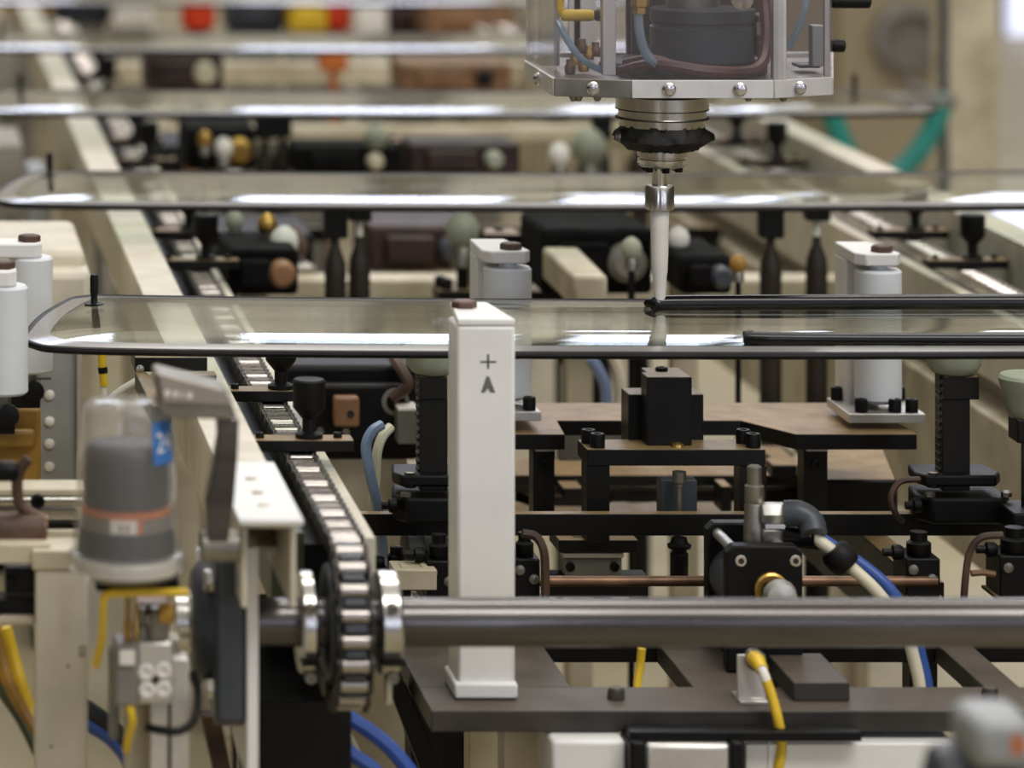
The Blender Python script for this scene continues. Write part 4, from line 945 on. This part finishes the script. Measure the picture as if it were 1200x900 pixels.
# boxes under the base plate
r = thing('air_cylinder', 'silver air cylinder with black ends below the base plate', 'cylinder', (wx(805, 4.12), 4.13, wz(935, 4.1)), None)
MB().pbox(756, 872, 858, 930, 4.1, .05).build('barrel', 'aluminium', r, .006)
for a, b in ((739, 757), (857, 872)): MB().pbox(a, 870, b, 932, 4.095, .06).build('end_cap', 'black_paint', r, .003)
MB().pbox(738, 858, 1010, 869, 4.11, .03).build('rod_bar', 'black_paint', r, .001)
solo('white_box', MB().pbox(647, 868, 734, 960, 4.12, .1), 'white_paint', 'small white box below the base plate left of the silver cylinder', 'box', None, .005)
solo('white_cabinet', MB().pbox(874, 872, 1120, 960, 4.13, .1).pbox(900, 866, 902, 960, 4.128, .01), 'white_paint', 'wide white cabinet below the base plate right of the silver cylinder', 'cabinet', None, .004)
# out-of-focus motor very near the lens
Yg = 2.95
r = thing('grey_motor', 'grey rounded motor in the bottom right corner, close to the lens', 'motor', (wx(1170, Yg), Yg+.05, wz(990, Yg)), None)
MB().lathe(P(1086, 925, Yg+.05), [(.02, 0), (.034, .006), (.038, .02), (.038, .16)], 'X', 28).build('motor_body', 'bearing_grey', r)
MB().pbox(1140, 843, 1215, 905, Yg, .07).build('terminal_box', 'grey_panel', r, .010)
MB().pbox(1186, 862, 1200, 884, Yg-.001, .002).build('red_label', 'orange', r)
MB().box(wx(1090, Yg), wx(1230, Yg), Yg, Yg+.1, 0, wz(960, Yg)).build('stand', 'grey_box', r, .004)
# ================================================================== stations farther back
for n in (1, 2):
    for o in row_parts:
        if not o.name.startswith('nest_plate'): row_copy(o, n)
def spring_column(label, px, Y, top=True):
    X = wx(px, Y); s = F/Y; z = lambda y: wz(y, 5.9)
    r = thing('spring_column', label, 'column', (X, Y, .60), 'dark spring columns under the far panes')
    MB().lathe((X, Y, 0), [(.017, .60), (.017, .78)]+[(.0165+.0012*(k % 2), .785+k*.008) for k in range(13)]+[(.016, .893), (.007, .918), (.0065, .93)], 'Z', 20).build('body', 'dark_brown', r)
    MB().box(X-.018, X+.018, Y-.018, Y+.018, .932 if top else .955, .995).build('pad_block', 'rubber', r, .003)
    MB().cyl((X, Y, .925), .006, .02 if top else .035, 'Z', 12).build('neck', 'label_white' if not top else 'black_paint', r)
    MB().box(X-.03, X+.03, Y-.03, Y+.03, .585, .60).build('foot', 'black_paint', r, .002); MB().cyl((X, Y, 0), .02, .585, 'Z', 14).build('standpipe', 'black_paint', r)
    return r
for a in ((393, 5.87, 'dark spring column in the second row, left of its stepped twin', True), (421, 5.9, 'dark spring column with white neck in the second row', False),
          (903, 5.87, 'dark spring column in the second row, right of the nozzle', True), (957, 5.9, 'dark spring column beside the right white roller post, behind it', False),
          (310, 7.2, 'dark spring column in the third row at left', True), (330, 7.22, 'dark spring column in the third row, right of its twin', True),
          (705, 7.2, 'dark spring column in the third row behind the nozzle', True), (750, 7.22, 'dark spring column in the third row hidden by the nozzle flange', True)):
    spring_column(a[2], a[0], a[1], a[3])
for k, (a, b, c, Y_, m) in enumerate(((-60, 168, 27, 7.6, 'cabinet_grey'), (34, 210, 60, 7.0, 'grey_panel'), (-60, 60, 20, 9.2, 'cabinet_grey'))):
    r = thing('machine_cabinet', ['grey machine cabinet at the left edge beside the second pane', 'narrow grey cabinet between left edge and cream rail', 'grey cabinet at the left edge beside the third pane'][k], 'cabinet', (wx((a+c)/2, Y_), Y_+.15, 0), 'grey cabinets at left')
    MB().box(wx(a, Y_), wx(c, Y_), Y_, Y_+.3, .04, wz(b, Y_)).build('body', m, r, .008); MB().box(wx(a, Y_)+.01, wx(c, Y_)-.01, Y_+.02, Y_+.28, 0, .04).build('plinth', 'black_paint', r)
    MB().box(wx(c, Y_)-.03, wx(c, Y_)-.02, Y_-.012, Y_, wz(b, Y_)-.3, wz(b, Y_)-.15).build('handle', 'bearing_grey', r, .002)
r = thing('drive_motor', 'black drive motor hidden behind the tall white post below the bar', 'motor', (wx(570, 4.9), 4.9, 0), None)
MB().lathe((wx(478, 4.85), 4.9, wz(664, 4.85)), [(.03, 0), (.042, .004), (.042, .02)]+[(.040+.002*(k % 2), .025+k*.006) for k in range(11)]+[(.042, .094), (.03, .1)], 'X', 28).build('body', 'black_paint', r)
MB().box(wx(484, 4.85), wx(560, 4.85), 4.87, 4.93, 0, wz(700, 4.9)).build('base', 'black_paint', r, .003)
# transverse cream beams
for k, (y0, y1, Y, nm) in enumerate(((328, 352, 6.25, 'second'), (150, 166, 8.15, 'third'), (74, 100, 9.4, 'fourth'))):
    r = thing('cross_beam', 'cream cross beam tying the rails behind the %s pane' % nm, 'beam', (1.065, Y, wz(y1, Y)), 'cream cross beams')
    MB().box(.52, 1.61, Y, Y+.08, wz(y1, Y), wz(y0, Y)).build('beam', 'cream_worn', r, .004)
    for X in (.52, 1.56): MB().box(X, X+.05, Y+.01, Y+.07, wz(y1, Y)-.25, wz(y1, Y)).build('hanger', 'cream_worn', r, .003)
# dark drive boxes between the stations
def dbox(label, a, b, c, d, Y, m, dep=.2, boss=None):
    r = thing('drive_box', label, 'machine box', (wx((a+c)/2, Y), Y+dep/2, wz(d, Y)), 'drive boxes between the rails')
    m = 'black_matte' if m == 'black_paint' else m; MB().pbox(a, b, c, d, Y, dep).build('housing', m, r, .008)
    X0, X1 = wx(a, Y), wx(c, Y); Z0, Z1 = wz(d, Y), wz(b, Y); W = X1-X0; H = Z1-Z0
    MB().box(X0+W*.15, X0+W*.6, Y-.02, Y, Z0+H*.2, Z0+H*.8).build('cover', m, r, .006)
    MB().lathe((X0+W*.75, Y, Z0+H*.5), [(H*.3, 0), (H*.3, .02), (H*.2, .03)], 'Y-', 20).build('motor_cap', boss or 'bearing_grey', r)
    MB().box((X0+X1)/2-.02, (X0+X1)/2+.02, Y+dep-.06, Y+dep-.02, 0, Z0).build('pedestal', 'cream_worn', r, .004)
    return r
dbox('maroon machine box right of the twin columns, second station', 432, 264, 560, 318, 6.45, 'maroon')
dbox('dark machine box with copper cap, second station left', 268, 292, 350, 346, 5.75, 'black_paint', boss='brown_box')
dbox('dark machine box behind the white roller posts, second station', 635, 268, 765, 345, 5.75, 'black_paint', boss='grey_box')
dbox('dark machine box right of the nozzle, second station', 797, 300, 858, 345, 5.6, 'black_paint')
dbox('dark machine box under the third pane, left of centre', 345, 172, 470, 205, 7.04, 'black_paint', .14, boss='cream_worn')
dbox('dark machine box under the third pane, centre', 480, 168, 610, 205, 7.04, 'maroon', .14, boss='cup_green')
dbox('dark machine box under the third pane, far left', 218, 150, 300, 200, 7.1, 'black_paint', boss='brass')
dbox('brown machine box between third and fourth pane, left', 172, 62, 262, 108, 8.3, 'maroon', boss='cream_worn')
dbox('dark machine box between third and fourth pane, centre', 470, 74, 600, 108, 8.3, 'brown_box', boss='black_paint')
# pale cast parts catching light
def knob(label, px, py, Y, rpx, m, zmin=None):
    s = F/Y; rr = rpx/s; X, _, Z = P(px, py, Y)
    r = thing('pump_head', label, 'pump head', (X, Y, Z-rr*2), 'small rounded castings between the stations')
    MB().lathe((X, Y, Z-rr), [(rr*.6, 0), (rr*.95, rr*.4), (rr, rr), (rr*.8, rr*1.6), (rr*.3, rr*2)], 'Z', 20).build('dome', m, r)
    zn = Z-rr*2.2
    if zmin: MB().cyl((X, Y, max(zn, zmin)), rr*.7, max(.01, Z-rr*.7-max(zn, zmin)), 'Z', 16).build('neck', 'dull_steel', r); return r
    MB().lathe((X, Y, zn), [(rr*.7, 0), (rr*.7, rr*.9), (rr*.5, rr*1.25)], 'Z', 16).build('neck', 'dull_steel', r)
    MB().cyl((X, Y, 0), rr*.35, Z-rr*2.2, 'Z', 10).build('standpipe', 'black_paint', r)
    return r
for k, a in enumerate(((313, 262, 5.9, 12, 'brass', 'brass pump head above the dark box, second station left'), (333, 282, 5.85, 17, 'label_white', 'white pump head beside the brass one, second station'),
        (275, 258, 5.95, 11, 'cup_green', 'pale green casting at the second station left'), (542, 268, 6.0, 20, 'cup_green', 'pale green casting left of the white roller post top'),
        (740, 290, 5.6, 12, 'cup_green', 'small pale casting between post and nozzle'), (795, 278, 5.7, 13, 'label_white', 'white rounded casting just right of the nozzle'),
        (240, 162, 7.0, 9, 'brass', 'brass pump head under the third pane at left'), (262, 172, 7.0, 11, 'label_white', 'white pump head under the third pane at left'),
        (440, 160, 7.05, 14, 'cup_green', 'pale green casting under the third pane'), (655, 180, 7.0, 13, 'label_white', 'white casting under the third pane left of the nozzle flange'),
        (690, 170, 7.1, 20, 'cup_green', 'green-grey casting left of the nozzle flange'), (865, 308, 5.5, 10, 'amber', 'small amber casting behind the pane right of the nozzle'))):
    knob(a[5], a[0], a[1], a[2], a[3], a[4], {0: wz(292, 5.75), 1: wz(292, 5.75), 5: wz(300, 5.6), 8: wz(172, 7.04)}.get(k))
solo('cable_duct', MB().prism([(wx(630, 5.75), 5.45), (wx(668, 5.75), 5.45), (wx(676, 5.75), 5.74), (wx(634, 5.75), 5.74)], 'Z', wz(305, 5.6)-.05, wz(305, 5.6)), 'cream_worn', 'pale cable duct sloping back beside the white roller post', 'duct', None, .006)
# far side: column, hoses, cabinets
r = thing('building_column', 'tall cream steel column at the right far behind the panes', 'column', (wx(1140, 9.6), 9.6, 0), None)
MB().box(wx(1109, 9.6), wx(1171, 9.6), 9.6, 9.75, 0, 3.2).build('shaft', 'cream_worn', r, .006); MB().box(wx(1100, 9.6), wx(1180, 9.6), 9.56, 9.79, 0, .03).build('foot', 'cream_worn', r, .004)
solo('conduit', MB().tube([(wx(1106, 9.5), 9.5, 0), (wx(1106, 9.5), 9.5, 1.0), (wx(1107, 9.5), 9.5, 3.2)], .012, 10, False), 'bearing_grey', 'dark conduit pipe against the cream column', 'pipe')
solo('teal_hose', MB().tube([P(1104, 117, 9.21), P(1103, 126, 9.2), P(1088, 160, 9.2), P(1060, 196, 9.2), P(1030, 214, 9.2), P(1004, 196, 9.2), P(984, 160, 9.2), P(973, 126, 9.2), P(971, 117, 9.21)], .027, 12), 'teal', 'thick teal hose hanging in a loop before the cream column', 'hose')
solo('hose_manifold', MB().box(wx(955, 9.2), wx(1112, 9.2), 9.17, 9.24, wz(124, 9.2), wz(112, 9.2)).box(wx(1112, 9.2), wx(1118, 9.2), 9.17, 9.6, wz(124, 9.2), wz(112, 9.2)), 'grey_box', 'grey manifold bar holding the ends of the teal hose', 'manifold', None, .004)
r = thing('control_cabinet', 'cream control cabinet with a grey round fan at far right', 'cabinet', (wx(1040, 12.5), 12.7, 0), None)
MB().box(wx(985, 12.5), wx(1105, 12.5), 12.5, 12.9, 0, 1.95).build('body', 'wall_beige', r, .006); MB().lathe(P(1062, 45, 12.5), [(.12, 0), (.12, .05), (.09, .06), (.08, .02)], 'Y-', 28).build('fan', 'grey_box', r)
MB().box(wx(1095, 12.5), wx(1102, 12.5), 12.47, 12.5, 1.0, 1.6).build('handle', 'bearing_grey', r, .004)
r = thing('control_cabinet', 'plain beige cabinet behind the dispensing head at right', 'cabinet', (wx(930, 13.5), 13.7, 0), None)
MB().box(wx(840, 13.5), wx(980, 13.5), 13.5, 13.9, 0, 2.2).build('body', 'wall_beige', r, .006); MB().box(wx(908, 13.5), wx(911, 13.5), 13.49, 13.5, .1, 2.1).build('door_gap', 'ink', r)
o = struct('window_6', MB().box(wx(1176, 20), wx(1330, 20), 19.9, 19.96, wz(74, 20), wz(-60, 20)), 'window_glow', 0, 'bright window at the top right beyond the column')
MB().box(wx(1168, 20), wx(1338, 20), 19.96, 20.1, 0, wz(-70, 20)).build('partition', 'partition', o)
r = thing('light_panel', 'bright bluish lit panel low behind the right rail', 'lamp', (wx(1190, 8.8), 8.8, 0), None)
MB().box(wx(1164, 8.8), wx(1240, 8.8), 8.8, 8.84, wz(345, 8.8), wz(232, 8.8)).build('panel', 'window_glow', r, .004); MB().box(wx(1160, 8.8), wx(1244, 8.8), 8.81, 8.86, 0, wz(228, 8.8)).build('frame', 'grey_panel', r, .004)
def fbox(name, label, cat, a, b, c, d, Y, m, dep=.25, top=None):
    r = thing(name, label, cat, (wx((a+c)/2, Y), Y+dep/2, 0), 'far equipment')
    MB().pbox(a, b, c, d, Y, dep).build('body', m, r, .01)
    X0, X1 = wx(a, Y), wx(c, Y); MB().box(X0+.01, X1-.01, Y+.02, Y+dep-.02, 0, wz(d, Y)).build('stand', 'grey_box', r, .004)
    MB().box(X0+(X1-X0)*.2, X0+(X1-X0)*.8, Y-.012, Y, wz(d-(d-b)*.3, Y), wz(b+(d-b)*.3, Y)).build('cover', m, r, .004)
    return r
fbox('far_box', 'dark navy box left of the yellow box at the top', 'machine box', 268, 6, 333, 38, 10.6, 'navy')
fbox('far_box', 'yellow box beside the red box at the top', 'machine box', 340, 0, 384, 38, 10.5, 'yellow')
fbox('far_box', 'red box beside the yellow box at the top', 'machine box', 385, -4, 412, 36, 10.55, 'red')
fbox('far_box', 'amber box at the top left corner', 'machine box', 8, -8, 62, 18, 10.6, 'amber')
fbox('far_box', 'black box at the top, right of the amber one', 'machine box', 64, -6, 130, 26, 10.7, 'navy')
fbox('far_box', 'pale box at the top, left of the red drum', 'machine box', 132, -10, 180, 34, 10.6, 'label_white')
fbox('far_box', 'brown box at the top, left of the dispensing head', 'machine box', 500, 6, 610, 40, 10.6, 'brown_box')
fbox('far_box', 'white upright panel right of the red box at the top', 'panel', 416, -14, 454, 92, 10.42, 'label_white', .06)
fbox('far_box', 'dark box behind the white upright panel at the top', 'machine box', 455, 0, 502, 40, 10.9, 'maroon')
r = thing('red_drum', 'round red drum at the top left, far in the blur', 'drum', P(232, 60, 10.4), None)
X, Y, Z = P(232, 14, 10.4)
MB().lathe((X, Y, Z-.05), [(.035, 0), (.048, .01), (.048, .085), (.035, .095)], 'Z', 28).build('drum', 'red', r); MB().lathe((X, Y, Z-.35), [(.03, 0), (.03, .3)], 'Z', 16).build('stand', 'black_paint', r)
solo('orange_guard', MB().pbox(376, 62, 408, 84, 8.9, .08).box(wx(388, 8.92), wx(396, 8.92), 8.92, 8.97, 0, wz(84, 8.92)), 'orange', 'small orange guard below the red box', 'guard', None, .006)
